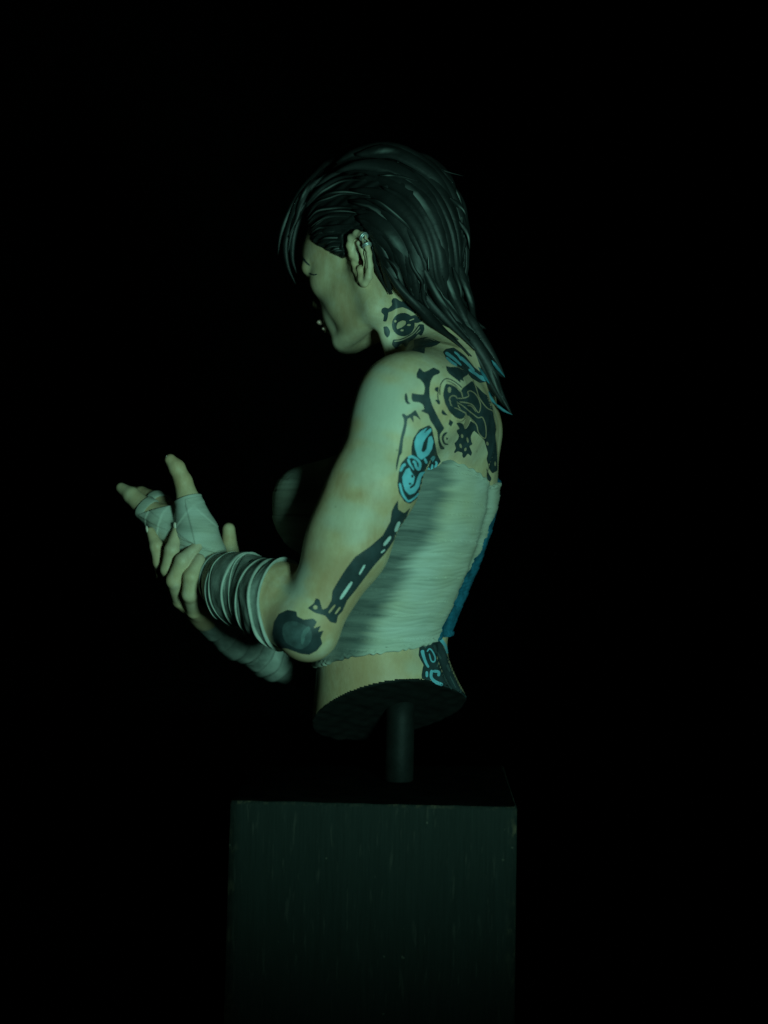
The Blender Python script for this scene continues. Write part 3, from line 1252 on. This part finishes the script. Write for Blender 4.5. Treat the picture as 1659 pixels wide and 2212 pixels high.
def lock_mesh(pts, nrm, width, thick, n=22, m=12, tip=0.55, root=0.25):
    C = catmull(pts, n)
    N = catmull(nrm, n)
    Tg = np.gradient(C, axis=0)
    Tg /= np.linalg.norm(Tg, axis=1)[:, None]
    N = N - (N * Tg).sum(1)[:, None] * Tg
    N /= np.linalg.norm(N, axis=1)[:, None] + 1e-9
    B = np.cross(Tg, N)
    s = np.linspace(0, 1, n)
    ws = np.minimum(1, (s / root + 0.15)) * np.clip((1 - s) / tip, 0.04, 1) ** 0.75
    an = np.linspace(0, 2 * math.pi, m, endpoint=False)
    g = []
    for i in range(n):
        rr = 1 + 0.10 * np.cos(3 * an + 1.2) + 0.10 * np.cos(5 * an + 0.4)
        g.append(C[i] + (np.cos(an) * width * 0.5 * ws[i] * rr)[:, None] * B[i] + (np.sin(an) * thick * 0.5 * (0.35 + 0.65 * ws[i]) * ws[i] ** 0.3 * rr)[:, None] * N[i])
    g = np.array(g)
    idx = np.arange(n * m).reshape(n, m)
    i1 = np.roll(idx, -1, 1)
    f = [tuple(q) for q in np.stack([idx[:-1], i1[:-1], i1[1:], idx[1:]], -1).reshape(-1, 4)]
    f.append(tuple(idx[0][::-1]))
    f.append(tuple(idx[-1]))
    global LAST_EDGE
    e = np.zeros((n, m))
    if width < 14 or random.random() < 0.7:
        c0, wd_ = random.uniform(0.2, 0.75), random.uniform(0.05, 0.13) * (1.8 if width < 14 else 1)
        k0 = random.choice([1, 2, 3, 4, 5])
        e[:, k0] = random.uniform(0.55, 1.0) * np.exp(-((s - c0) / wd_) ** 2)
    LAST_EDGE = e.reshape(-1)
    return g.reshape(-1, 3), f


def r1(zx, zy):
    return 553 + zx * 0.3646, 276.5 + zy * 0.3646


def guide(pts, lift):
    """photo points -> points lying on the hair or skin beneath"""
    pts = [tuple(p) for p in pts]
    C, N, ok = [], [], []
    for p in pts:
        u, v = p[0], p[1]
        if len(p) > 2 and p[2] is not None:
            C.append(P(u, v, p[2]))
            N.append(np.array([0, -1.0, 0.15]))
            ok.append(True)
            continue
        a, n = hit(u, v, HBVH)
        C.append(a)
        N.append(n)
        ok.append(a is not None)
    Y = [c[1] if c is not None else None for c in C]
    good = [i for i in range(len(pts)) if ok[i]]
    if not good:
        return None
    ys = np.interp(range(len(pts)), good, [Y[i] for i in good])
    for i in range(len(pts)):
        if not ok[i]:
            j = min(good, key=lambda g: abs(g - i))
            C[i] = P(pts[i][0], pts[i][1], ys[i] + 12 * abs(i - j))
            N[i] = N[j] * 0.6 + np.array([0.4, -0.3, 0.2])
        N[i] = N[i] / np.linalg.norm(N[i])
        C[i] = C[i] + N[i] * lift
    return np.array(C), np.array(N)


def add_lock(pts, width, thick, lift, mat=HAIR, mirror=False, tip=0.55, root=0.25):
    g = guide(pts, lift)
    if g is None:
        return
    C, N = g
    # depth must run smoothly along the lock
    if len(C) > 3:
        y = C[:, 1].copy()
        C[1:-1, 1] = 0.25 * y[:-2] + 0.5 * y[1:-1] + 0.25 * y[2:]
    vs, fs = lock_mesh(C, N, width, thick, tip=tip, root=root)
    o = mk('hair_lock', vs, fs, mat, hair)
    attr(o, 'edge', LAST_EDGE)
    if mirror:
        lc = (C - HC) @ HM
        bad = (lc[:, 1] < 2) | (lc[:, 2] < -95)
        k = int(np.argmax(bad)) if bad.any() else len(C)
        if k >= 3:
            vs, fs = lock_mesh(C[:k], N[:k], width, thick, tip=tip, root=root)
            l = (vs - HC) @ HM
            l[:, 1] *= -1
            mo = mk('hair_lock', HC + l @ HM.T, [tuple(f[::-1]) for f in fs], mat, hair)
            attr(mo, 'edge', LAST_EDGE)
    return o


G = [
    [(470, 215), (560, 160), (680, 128), (780, 122), (900, 160), (1060, 270), (1170, 430), (1225, 620), (1235, 800), (1215, 960), (1205, 1060)],
    [(450, 250), (560, 195), (700, 170), (820, 185), (960, 260), (1090, 390), (1170, 560), (1195, 740), (1180, 900), (1190, 1010)],
    [(470, 270), (600, 225), (780, 240), (930, 320), (1040, 450), (1110, 620), (1140, 800), (1140, 950), (1200, 1080), (1335, 1195)],
    [(590, 300), (760, 310), (900, 390), (1000, 520), (1070, 690), (1100, 850), (1120, 970), (1190, 1090), (1260, 1180), (1390, 1350)],
    [(570, 370), (720, 390), (850, 470), (950, 600), (1010, 760), (1050, 900), (1110, 1030), (1210, 1150)],
    [(560, 430), (700, 450), (820, 540), (910, 670), (960, 810), (985, 930), (1030, 1050), (1120, 1150), (1240, 1250), (1380, 1390)],
    [(580, 490), (700, 520), (800, 600), (880, 720), (925, 850), (950, 960), (1000, 1060), (1090, 1150), (1180, 1210)],
    [(610, 545), (720, 580), (810, 660), (870, 770), (905, 880), (940, 980), (990, 1080)],
    [(650, 600), (740, 650), (810, 720), (850, 820), (880, 910), (930, 1000)],
    [(690, 655), (745, 710), (780, 800), (790, 890), (795, 990)],
]
for gi, g in enumerate(G):
    pts = [r1(*p) for p in g]
    add_lock(pts, 38, 19, 5, mirror=gi < 9)
jit = lambda a: random.uniform(-a, a)
for gi in range(len(G) - 2):
    for k in range(1):
        t = 0.5 + jit(0.12)
        m = 9
        A = catmull([r1(*p) for p in G[gi]], m)
        B = catmull([r1(*p) for p in G[gi + 1]], m)
        C = A * (1 - t) + B * t + np.array([[jit(3), jit(3)] for _ in range(m)])
        a = random.choice([0, 0, 1, 2])
        b = m - random.choice([0, 0, 1, 2])
        add_lock([tuple(p) for p in C[a:b]], random.uniform(24, 44), random.uniform(15, 21), random.uniform(4, 9), mirror=True)
# loose thin strands that stand away from the mass
for g, wd in [
        ([(640, 160), (760, 140), (880, 150), (985, 152)], 9), ([(760, 245), (830, 235), (890, 195)], 7), ([(880, 150), (1000, 230), (1100, 270), (1205, 298)], 5),
        ([(560, 205), (600, 222), (640, 220)], 8), ([(660, 420), (740, 460), (830, 530), (920, 610), (1000, 690)], 12),
        ([(740, 300), (850, 305), (950, 325)], 8), ([(780, 760), (830, 800), (870, 880), (900, 960)], 9), ([(910, 740), (940, 830), (985, 900), (975, 960)], 11),
        ([(960, 820), (985, 900), (1000, 1000), (1060, 1130), (1130, 1160)], 10), ([(1100, 880), (1130, 990), (1220, 1090), (1335, 1190)], 9),
        ([(1235, 880), (1235, 980), (1220, 1070)], 8), ([(1240, 480), (1262, 700), (1255, 800)], 6), ([(1020, 740), (1020, 820), (1025, 860)], 6),
        ([(800, 840), (830, 900), (880, 950), (930, 1000)], 10), ([(700, 690), (715, 800), (745, 910), (775, 1000)], 15), ([(745, 720), (775, 820), (785, 920), (795, 995)], 11)]:
    add_lock([r1(*p) for p in g], wd, wd * 0.8, 10, tip=0.5)
for g, wd in [
        ([(800, 500), (845, 575), (892, 645), (930, 696), (972, 738), (1010, 775)], 26), ([(835, 520), (890, 600), (930, 660), (975, 710), (1020, 760)], 30),
        ([(870, 500), (925, 600), (955, 662), (1000, 715), (1048, 775)], 28), ([(905, 480), (960, 590), (985, 660), (1020, 725), (1062, 790)], 26),
        ([(820, 545), (866, 612), (905, 668), (945, 712), (985, 742)], 20), ([(930, 470), (985, 580), (1005, 650), (1015, 690), (1040, 712)], 22),
        ([(850, 470), (905, 560), (940, 630), (968, 690), (1010, 742)], 20)]:
    add_lock(g, wd, 15, 10, tip=0.45)
# tail over the shoulder blade
TV = [690, 740, 790, 840, 900]
_t = [hit(u, v, HBVH)[0] for u, v in ((985, 690), (1018, 740), (1046, 790), (1060, 840))]
TYs = [q[1] for q in _t]
TYs.append(TYs[-1] + 14)
print('tail', TYs)
for g, wd, mt, dy in [
        ([(975, 680), (1020, 735), (1055, 790), (1075, 840), (1106, 896)], 34, HAIR, 12), ([(950, 660), (1000, 722), (1036, 780), (1060, 830), (1090, 878)], 28, HAIR, 14),
        ([(990, 690), (1040, 750), (1075, 800), (1089, 816)], 18, HAIR, 8), ([(940, 650), (985, 715), (1020, 770), (1046, 822), (1068, 858)], 24, HAIR, 13),
        ([(972, 630), (1006, 690), (1046, 745), (1076, 792)], 32, HAIR, -4), ([(990, 650), (1030, 715), (1066, 772), (1090, 812)], 26, HAIR, -2),
        ([(1062, 800), (1080, 850), (1106, 897)], 12, HAIR, 18), ([(1062, 778), (1076, 796), (1091, 815)], 7, DTEAL, 20), ([(1050, 840), (1062, 862), (1076, 878)], 8, DTEAL, 24),
        ([(1070, 872), (1088, 886), (1107, 896)], 6, DTEAL, 24), ([(1030, 790), (1046, 812), (1058, 830)], 8, DTEAL, 24)]:
    add_lock([(u, v, float(np.interp(v, TV, TYs)) - dy) for u, v in g], wd, wd * 0.55, 0, mat=mt, tip=0.5)
for g, wd in [([(680, 150), (740, 105), (800, 86), (870, 92)], 12), ([(880, 160), (940, 140), (985, 150)], 10), ([(1030, 260), (1100, 290), (1150, 345)], 12), ([(540, 190), (600, 125), (660, 102)], 11),
              ([(1130, 420), (1190, 470), (1225, 540)], 12), ([(800, 150), (870, 118), (930, 125)], 9), ([(1180, 560), (1235, 640), (1248, 730)], 12), ([(1150, 820), (1190, 930), (1195, 1030)], 12)]:
    add_lock([r1(*p) for p in g], wd, wd * 0.8, 9, tip=0.6)
# temple: short combed strands
for g in [
        [(300, 470), (350, 400), (430, 345), (530, 308), (650, 300)], [(305, 520), (360, 450), (440, 408), (540, 388), (680, 410)],
        [(310, 560), (370, 510), (440, 490), (550, 486), (680, 510)], [(325, 600), (380, 560), (450, 534), (600, 525), (700, 570)],
        [(335, 630), (390, 605), (440, 598), (570, 585), (650, 600)], [(345, 655), (400, 620), (460, 612), (550, 610)],
        [(375, 680), (430, 662), (520, 650), (560, 640)], [(410, 700), (460, 685), (520, 680), (548, 672)], [(450, 730), (490, 720), (530, 715), (545, 700)],
        [(345, 365), (430, 300), (540, 255), (660, 250)], [(380, 310), (470, 250), (570, 215), (660, 205)]]:
    for dy in (-9, 9):
        add_lock([r1(p[0] + jit(6), p[1] + dy + jit(4)) for p in g], random.uniform(8, 13), 7, 2.5, mirror=True, tip=0.4)
# fringe falling in front of the face
for g, wd, y in [
        ([(660, 165), (470, 190), (370, 270), (270, 380), (190, 520), (145, 640), (130, 750)], 20, 60), ([(660, 165), (440, 230), (340, 330), (260, 440), (205, 570), (175, 690), (190, 820), (235, 925)], 22, 55),
        ([(400, 280), (320, 380), (250, 500), (210, 620), (190, 740)], 18, 45), ([(660, 165), (500, 160), (400, 240), (310, 340), (240, 460), (180, 600), (160, 700)], 24, 85),
        ([(420, 240), (320, 350), (265, 450), (240, 540), (190, 650)], 16, 35), ([(380, 300), (310, 400), (270, 470), (250, 520)], 15, 30),
        ([(660, 165), (560, 120), (430, 210), (330, 300), (260, 390), (210, 480)], 24, 100), ([(660, 165), (480, 180), (380, 280), (290, 420), (230, 600), (215, 760), (240, 860)], 24, 110),
        ([(660, 165), (600, 110), (480, 170), (360, 270), (280, 400), (230, 520), (200, 640)], 26, 130)]:
    n = len(g)
    pts = []
    for i, p in enumerate(g):
        u, v = r1(*p)
        pts.append((u, v) if (i < 2 or p[0] > 430) else (u, v, y * 0.75 + 28 * i / n))
    add_lock(pts, wd, wd * 0.5, 0, tip=0.6)
print('locks', round(time.time() - T0, 1))

# ------------------------------------------------------------------ tattoos: thin paint laid on the skin


def densify(poly, step):
    out = []
    n = len(poly)
    for i in range(n):
        a, b = np.array(poly[i]), np.array(poly[(i + 1) % n])
        k = max(1, int(np.linalg.norm(b - a) / step))
        for j in range(k):
            out.append(a + (b - a) * j / k)
    return out


def stroke(pts, w0, w1=None, n=None, closed=False):
    pts = np.asarray(pts, float)
    L = np.linalg.norm(np.diff(pts, axis=0), axis=1).sum()
    n = n or max(6, int(L / 25))
    c = catmull(pts, n, closed)
    t = np.gradient(c, axis=0)
    t /= np.linalg.norm(t, axis=1)[:, None] + 1e-9
    nn = np.stack([-t[:, 1], t[:, 0]], 1)
    w1 = w0 if w1 is None else w1
    ws = np.linspace(w0, w1, n)
    if not closed:
        ws[0] *= 0.55
        ws[-1] *= 0.55
    a = c + nn * ws[:, None] / 2
    b = c - nn * ws[:, None] / 2
    if closed:
        return [tuple(x) for x in a], [tuple(x) for x in b]
    return [tuple(x) for x in a] + [tuple(x) for x in b[::-1]]


def ell(cx, cy, rx, ry, rot=0, n=18):
    a = np.linspace(0, 2 * math.pi, n, endpoint=False)
    x, y = rx * np.cos(a), ry * np.sin(a)
    c, s = math.cos(rot), math.sin(rot)
    return [(cx + q * c - r * s, cy + q * s + r * c) for q, r in zip(x, y)]


def paint(name, frame, polys, mat, off, parent, label=None, holes=(), grid=3.2, smooth=True):
    """polys in zoomed photo coordinates -> one paint film on the skin"""
    fu, fv, k = frame
    V, Fc = [], []
    for poly in polys:
        pl = [(fu + x * k, fv + y * k) for x, y in poly]
        if smooth == 2:
            pl = [tuple(x) for x in catmull(pl, len(pl) * 4, True)]
        elif smooth and len(pl) > 4:
            q = np.array(pl)
            q2 = []
            for i in range(len(q)):          # round corners a little
                a, b, c = q[i - 1], q[i], q[(i + 1) % len(q)]
                da, dc = np.linalg.norm(a - b), np.linalg.norm(c - b)
                ra, rc = min(0.3, 1.6 / (da + 1e-6)), min(0.3, 1.6 / (dc + 1e-6))
                q2 += [b + (a - b) * ra, b + (c - b) * rc]
            pl = q2
        ring = densify(pl, 2.2)
        xs = np.array(ring)
        lo, hi = xs.min(0), xs.max(0)
        gx, gy = np.meshgrid(np.arange(lo[0] + 1, hi[0], grid), np.arange(lo[1] + 1, hi[1], grid))
        pts = np.stack([gx.ravel(), gy.ravel()], 1)
        if len(pts):
            d = in_poly(pts, xs)
            pts = pts[d < -1.0]
        allp = [Vector(p) for p in list(xs) + list(pts)]
        loop = [list(range(len(xs)))]
        r = delaunay_2d_cdt(allp, [], loop, 1, 1e-4)
        vv, ff = r[0], r[2]
        P3, ok = [], []
        for p in vv:
            a, n = hit(p.x, p.y)
            if a is None:
                ok.append(False)
                P3.append((0, 0, 0))
            else:
                ok.append(True)
                P3.append(tuple(a + n * off))
        P3 = np.array(P3)
        base = len(V)
        V += list(P3)
        for f in ff:
            if not all(ok[i] for i in f):
                continue
            q = P3[list(f)]
            if max(np.linalg.norm(q[0] - q[1]), np.linalg.norm(q[1] - q[2]), np.linalg.norm(q[2] - q[0])) > 42:
                continue
            nn = np.cross(q[1] - q[0], q[2] - q[0])
            f = tuple(base + i for i in f)
            Fc.append(f if nn[1] < 0 else f[::-1])
    if not Fc:
        return None
    Fa = np.array(Fc)
    va, fa = compact(np.array(V), Fa)
    o = mk(name, va, fa, mat, parent)
    if label:
        o['label'] = label
    return o


FS = (855.4, 760.3, 0.15624)
FB_ = (846.7, 898.6, 0.09766)
FN = (803.5, 622.0, 0.10416)
FR = (553.0, 1036.8, 0.3333)
FW = (881.3, 1347.8, 0.09374)

gear = paint('tattoo', FS, [
    [(285, 360), (285, 300), (325, 220), (385, 280), (430, 265), (520, 215), (610, 265), (600, 300), (520, 330), (480, 400), (462, 500), (465, 620), (500, 740), (545, 830), (590, 920), (640, 1010), (668, 1050), (640, 1090), (610, 1130), (600, 1180), (615, 1250), (640, 1300), (675, 1325), (655, 1350), (610, 1340), (585, 1260), (575, 1150), (570, 1100), (530, 1030), (470, 940), (445, 860), (340, 815), (395, 790), (375, 730), (320, 695), (235, 690), (215, 640), (220, 570), (300, 585), (385, 590), (400, 500), (385, 440), (330, 375)],
    [(140, 560), (160, 620), (170, 690), (205, 715), (160, 725), (125, 680), (120, 600)],
    [(80, 865), (105, 850), (150, 885), (200, 855), (270, 800), (300, 860), (345, 945), (280, 890), (235, 880), (245, 980), (195, 905), (155, 930), (150, 1000), (130, 1100), (100, 1200), (80, 1400), (50, 1440), (25, 1560), (5, 1650), (0, 1560), (30, 1400), (60, 1200), (110, 1000), (110, 930)],
    [(540, 495), (575, 480), (590, 500), (585, 550), (560, 555), (530, 525)], [(535, 670), (570, 655), (605, 670), (610, 725), (580, 725), (560, 690)],
    stroke([(585, 545), (575, 600), (585, 670)], 14), [(640, 790), (690, 850), (720, 880), (650, 870), (625, 840)], [(740, 930), (790, 970), (760, 1030), (725, 1000)],
    [(690, 195), (740, 210), (840, 210), (960, 260), (1000, 310), (920, 360), (940, 410), (885, 380), (890, 430), (860, 400), (730, 300), (700, 250)],
    stroke([(605, 600), (608, 480), (650, 395), (710, 370), (790, 400), (860, 450), (915, 500)], 13), stroke([(700, 400), (780, 430), (850, 480)], 9),
    [(840, 640), (920, 500), (1050, 400), (1110, 470), (1200, 560), (1280, 620), (1330, 760), (1350, 860), (1370, 1000), (1390, 1200), (1400, 1500), (1400, 1640), (1330, 1680), (1290, 1620), (1250, 1480), (1270, 1400), (1220, 1220), (1150, 1150), (1080, 1090), (1110, 1010), (1000, 890), (900, 800), (850, 720)],
    [(690, 440), (750, 450), (830, 490), (890, 560), (910, 640), (850, 650), (840, 690), (860, 760), (900, 800), (960, 850), (940, 910), (890, 930), (830, 910), (740, 830), (680, 720), (650, 600), (665, 500)],
    [(840, 1075), (880, 1060), (830, 980), (880, 970), (930, 1000), (930, 1020), (960, 1070), (1000, 1020), (1030, 950), (1112, 1010), (1085, 1090), (1060, 1105), (1030, 1170), (1040, 1240), (1058, 1275), (1010, 1300), (1050, 1390), (1035, 1440), (990, 1400), (965, 1440), (935, 1470), (915, 1440), (918, 1390), (850, 1370), (810, 1400), (800, 1380), (830, 1330), (805, 1260), (830, 1240), (860, 1200), (870, 1150), (840, 1110)],
    stroke([(705, 1110), (655, 1150), (645, 1210), (675, 1270), (725, 1275)], 34, 20), [(690, 1180), (725, 1190), (700, 1220)],
    [(1250, 1600), (1280, 1680), (1320, 1750), (1300, 1800), (1260, 1760)],
], INK, 0.5, bust, 'black clockwork gear tattoo over the shoulder blade')
paint('tattoo_line', FS, [
    stroke([(1065, 390), (1110, 520), (1140, 620), (1190, 700), (1260, 780), (1335, 820), (1352, 900), (1385, 1050), (1375, 1150), (1392, 1300), (1400, 1420)], 15),
    stroke([(850, 640), (920, 640), (1000, 612), (985, 555), (1030, 540), (1100, 590), (1150, 680), (1165, 760), (1140, 840), (1100, 800), (1050, 730), (960, 700), (870, 690)], 15),
    stroke([(800, 770), (860, 790), (930, 830), (962, 850), (950, 920), (900, 960), (830, 945)], 15),
    stroke([(970, 790), (1050, 850), (1130, 910), (1185, 900), (1225, 980), (1242, 1100), (1230, 1190), (1180, 1170), (1130, 1100), (1110, 1010), (1040, 930), (990, 880)], 15),
    stroke([(750, 440), (830, 478), (890, 540), (922, 640)], 15),
    stroke([(740, 690), (735, 640), (770, 605), (820, 610), (845, 650)], 15), stroke([(745, 660), (750, 720), (775, 750)], 13), stroke([(840, 700), (900, 730), (990, 800)], 12),
    stroke([(980, 740), (1040, 750), (1100, 830)], 12), [(960, 850), (1020, 920), (1000, 1000), (950, 1070), (930, 1020), (960, 940)],
    ell(735, 525, 24, 42), ell(910, 1160, 17, 28, -0.2), ell(985, 1215, 14, 38, -0.2), ell(890, 1295, 16, 32, -0.3), ell(955, 1345, 16, 26, 0.3), ell(1258, 1265, 18, 28, -0.3), ell(1366, 1545, 12, 32)],
    LINE, 0.9, gear)

rose = paint('tattoo', FB_, [[(820, 200), (880, 260), (930, 500), (1000, 850), (1080, 1000), (950, 1170), (830, 1380), (720, 1600), (600, 1780), (400, 1940), (280, 1900), (150, 1700), (120, 1500), (150, 1250), (200, 1050), (330, 900), (430, 880), (430, 700), (470, 500), (600, 300)]],
             INK, 0.5, bust, 'turquoise rose tattoo on the upper arm')
paint('tattoo_petal', FB_, [
    [(640, 330), (780, 250), (700, 380), (860, 262), (870, 330), (750, 480), (690, 580), (660, 700), (640, 780), (700, 800), (760, 720), (785, 560), (800, 470), (870, 430), (912, 560), (880, 720), (800, 860), (640, 970), (560, 900), (500, 720), (490, 580), (540, 430)],
    stroke([(350, 930), (430, 895), (550, 960), (615, 1060), (590, 1180), (530, 1130), (500, 1030), (450, 1000)], 62), stroke([(350, 950), (390, 1060), (480, 1200)], 66, 30),
    [(300, 1180), (380, 1140), (420, 1240), (500, 1340), (470, 1500), (380, 1570), (400, 1610), (500, 1540), (560, 1350), (610, 1250), (740, 1220), (640, 1350), (600, 1550), (500, 1700), (380, 1745), (280, 1640), (230, 1480), (220, 1350)],
    stroke([(165, 1480), (220, 1700), (300, 1830), (370, 1880), (500, 1800), (590, 1700)], 55, 40), stroke([(180, 1230), (240, 1100), (300, 1070)], 62),
    stroke([(740, 1190), (810, 1160), (825, 1340)], 48), stroke([(710, 930), (765, 1050)], 56), stroke([(850, 960), (930, 895), (860, 1020)], 56), stroke([(960, 990), (985, 1060), (940, 1140)], 50), stroke([(890, 1060), (870, 1240)], 50), stroke([(720, 1380), (690, 1480), (670, 1680)], 64)],
    TEAL, 0.9, rose)
paint('tattoo_line', FB_, [ell(440, 1330, 26, 34), ell(390, 1500, 30, 22), ell(700, 1540, 24, 34), stroke([(720, 640), (700, 780)], 30)], INK, 1.3, rose)

neck = paint('tattoo', FN, [
    [(400, 270), (430, 215), (500, 210), (600, 280), (720, 280), (830, 390), (920, 480), (900, 540), (760, 450), (640, 400), (500, 430), (400, 490), (340, 500), (320, 640), (290, 700), (230, 690), (250, 560), (190, 500), (200, 430), (270, 400), (340, 430), (420, 350)],
    ell(650, 760, 240, 245), [(740, 600), (900, 560), (1050, 690), (950, 730), (800, 720)],
    [(235, 800), (320, 795), (375, 890), (370, 970), (320, 1040), (260, 960)],
    [(440, 1070), (560, 1070), (700, 1020), (850, 930), (980, 750), (1080, 760), (1090, 870), (1030, 1000), (960, 960), (880, 1060), (780, 1120), (730, 1200), (690, 1225), (640, 1160), (580, 1170), (530, 1270), (470, 1250), (410, 1170)],
    [(870, 1080), (1000, 1050), (1120, 1020), (1260, 1060), (1430, 1130), (1340, 1190), (1230, 1230), (1100, 1240), (1090, 1370), (960, 1330), (830, 1300), (880, 1200)]],
    INK, 0.5, bust, 'black gear wheel tattoo on the side of the neck')
paint('tattoo_line', FN, [
    [(540, 720), (640, 670), (710, 690), (700, 760), (620, 820), (520, 860), (510, 800)], ell(630, 880, 34, 22), ell(770, 770, 40, 20), ell(485, 690, 26, 26),
    stroke([(460, 1110), (620, 1085), (780, 1010), (900, 920), (990, 800)], 20), stroke([(920, 960), (1010, 870)], 14), stroke([(1080, 1070), (1200, 1060), (1310, 1110)], 14), stroke([(780, 680), (880, 640)], 22)],
    SKIN, 0.9, neck)

nape = paint('tattoo', FS, [[(650, 0), (690, 80), (760, 150), (840, 200), (960, 260), (1050, 370), (1160, 430), (1240, 415), (1270, 400), (1180, 290), (1080, 210), (960, 60), (880, 0), (800, -60), (690, -40)]],
             INK, 0.5, bust, 'turquoise leaf tattoo at the nape')
paint('tattoo_petal', FS, [stroke([(680, 10), (790, 90), (900, 190)], 50, 30), stroke([(880, 70), (980, 160), (1080, 270)], 46, 34), stroke([(1000, 240), (1100, 310), (1220, 400)], 40), stroke([(690, 75), (760, 140), (840, 195)], 34), stroke([(800, 0), (860, 50), (900, 120)], 30), stroke([(1150, 330), (1240, 400)], 44)], TEAL, 0.9, nape)

armt = paint('tattoo', FR, [
    [(920, 130), (900, 160), (880, 200), (870, 270), (820, 360), (740, 430), (640, 500), (580, 580), (530, 660), (495, 720), (490, 780), (460, 830), (430, 840), (412, 775), (390, 765), (375, 800), (335, 830), (380, 860), (450, 880), (480, 920), (520, 930), (530, 880), (560, 850), (590, 780), (640, 720), (700, 640), (760, 560), (840, 470), (900, 380), (960, 280), (990, 200), (1000, 180), (960, 215), (920, 190)]],
    INK, 0.5, bust, 'black piston tattoo down the back of the arm')
paint('tattoo_line', FR, [stroke([(928, 268), (900, 335)], 22), stroke([(872, 365), (825, 425)], 20), stroke([(705, 548), (668, 612)], 13), stroke([(622, 658), (545, 772)], 20), stroke([(835, 450), (808, 472)], 10)], PALE, 0.9, armt)
paint('tattoo_line', FR, [stroke([(512, 808), (470, 862)], 12), stroke([(545, 822), (512, 868)], 12), ell(385, 825, 14, 14)], SKIN, 0.9, armt)
elb = paint('tattoo', FR, [
    [(108, 990), (118, 920), (150, 868), (205, 842), (262, 852), (268, 885), (310, 905), (372, 898), (395, 920), (372, 962), (420, 945), (402, 985), (438, 975), (418, 1020), (430, 1060), (395, 1105), (345, 1132), (290, 1125), (235, 1105), (195, 1090), (150, 1090), (118, 1050)]],
    INK, 0.5, bust, 'black tattoo round the elbow')
paint('tattoo_petal', FR, [[(172, 985), (188, 930), (240, 915), (300, 935), (352, 965), (362, 1015), (340, 1065), (290, 1095), (235, 1078), (190, 1045)]], FADED, 0.9, elb, smooth=2)
paint('tattoo_petal', FR, [stroke([(345, 955), (310, 1000), (300, 1060)], 34, 20)], PALE2, 1.2, elb, smooth=2)

paint('eyebrow', (0, 0, 1), [stroke([(654, 556), (661, 566), (670, 574)], 5, 3)], INK, 0.6, bust)
paint('eyelash', (0, 0, 1), [stroke([(668, 590), (678, 594), (686, 592)], 3.5, 2)], INK, 0.6, bust)
wai = paint('tattoo', FW, [[(235, 430), (450, 390), (600, 360), (710, 320), (800, 480), (900, 720), (950, 830), (1050, 1020), (1200, 1250), (1380, 1550), (1430, 1700), (1390, 1740), (1200, 1580), (1050, 1500), (860, 1450), (700, 1370), (520, 1300), (320, 1270), (310, 1180), (340, 1000), (360, 950), (290, 830), (240, 720), (260, 560)]],
            INK, 0.5, bust, 'black and turquoise tattoo low on the back')
paint('tattoo_petal', FW, [stroke([(320, 600), (345, 720), (400, 880), (470, 1010)], 84, 50), stroke([(430, 640), (490, 572), (560, 640), (620, 780), (600, 870), (530, 850), (480, 680)], 34), stroke([(425, 1090), (430, 1230)], 60), stroke([(540, 1060), (530, 1230), (640, 1340), (800, 1400)], 66), stroke([(560, 1090), (700, 1110), (690, 1210)], 66), stroke([(740, 345), (850, 500), (900, 690)], 90, 40)], TEAL, 0.9, wai)
paint('tattoo_line', FW, [stroke([(590, 480), (680, 700), (750, 810)], 60), stroke([(790, 1100), (880, 1330), (1000, 1500)], 30), stroke([(890, 940), (960, 1100)], 56), stroke([(1040, 1080), (1200, 1260)], 26), stroke([(1250, 1430), (1400, 1660)], 44), stroke([(960, 1200), (1100, 1480)], 20), stroke([(400, 440), (390, 560)], 40), stroke([(690, 860), (660, 1000)], 30)], FADED, 0.9, wai)
print('tattoos', round(time.time() - T0, 1))
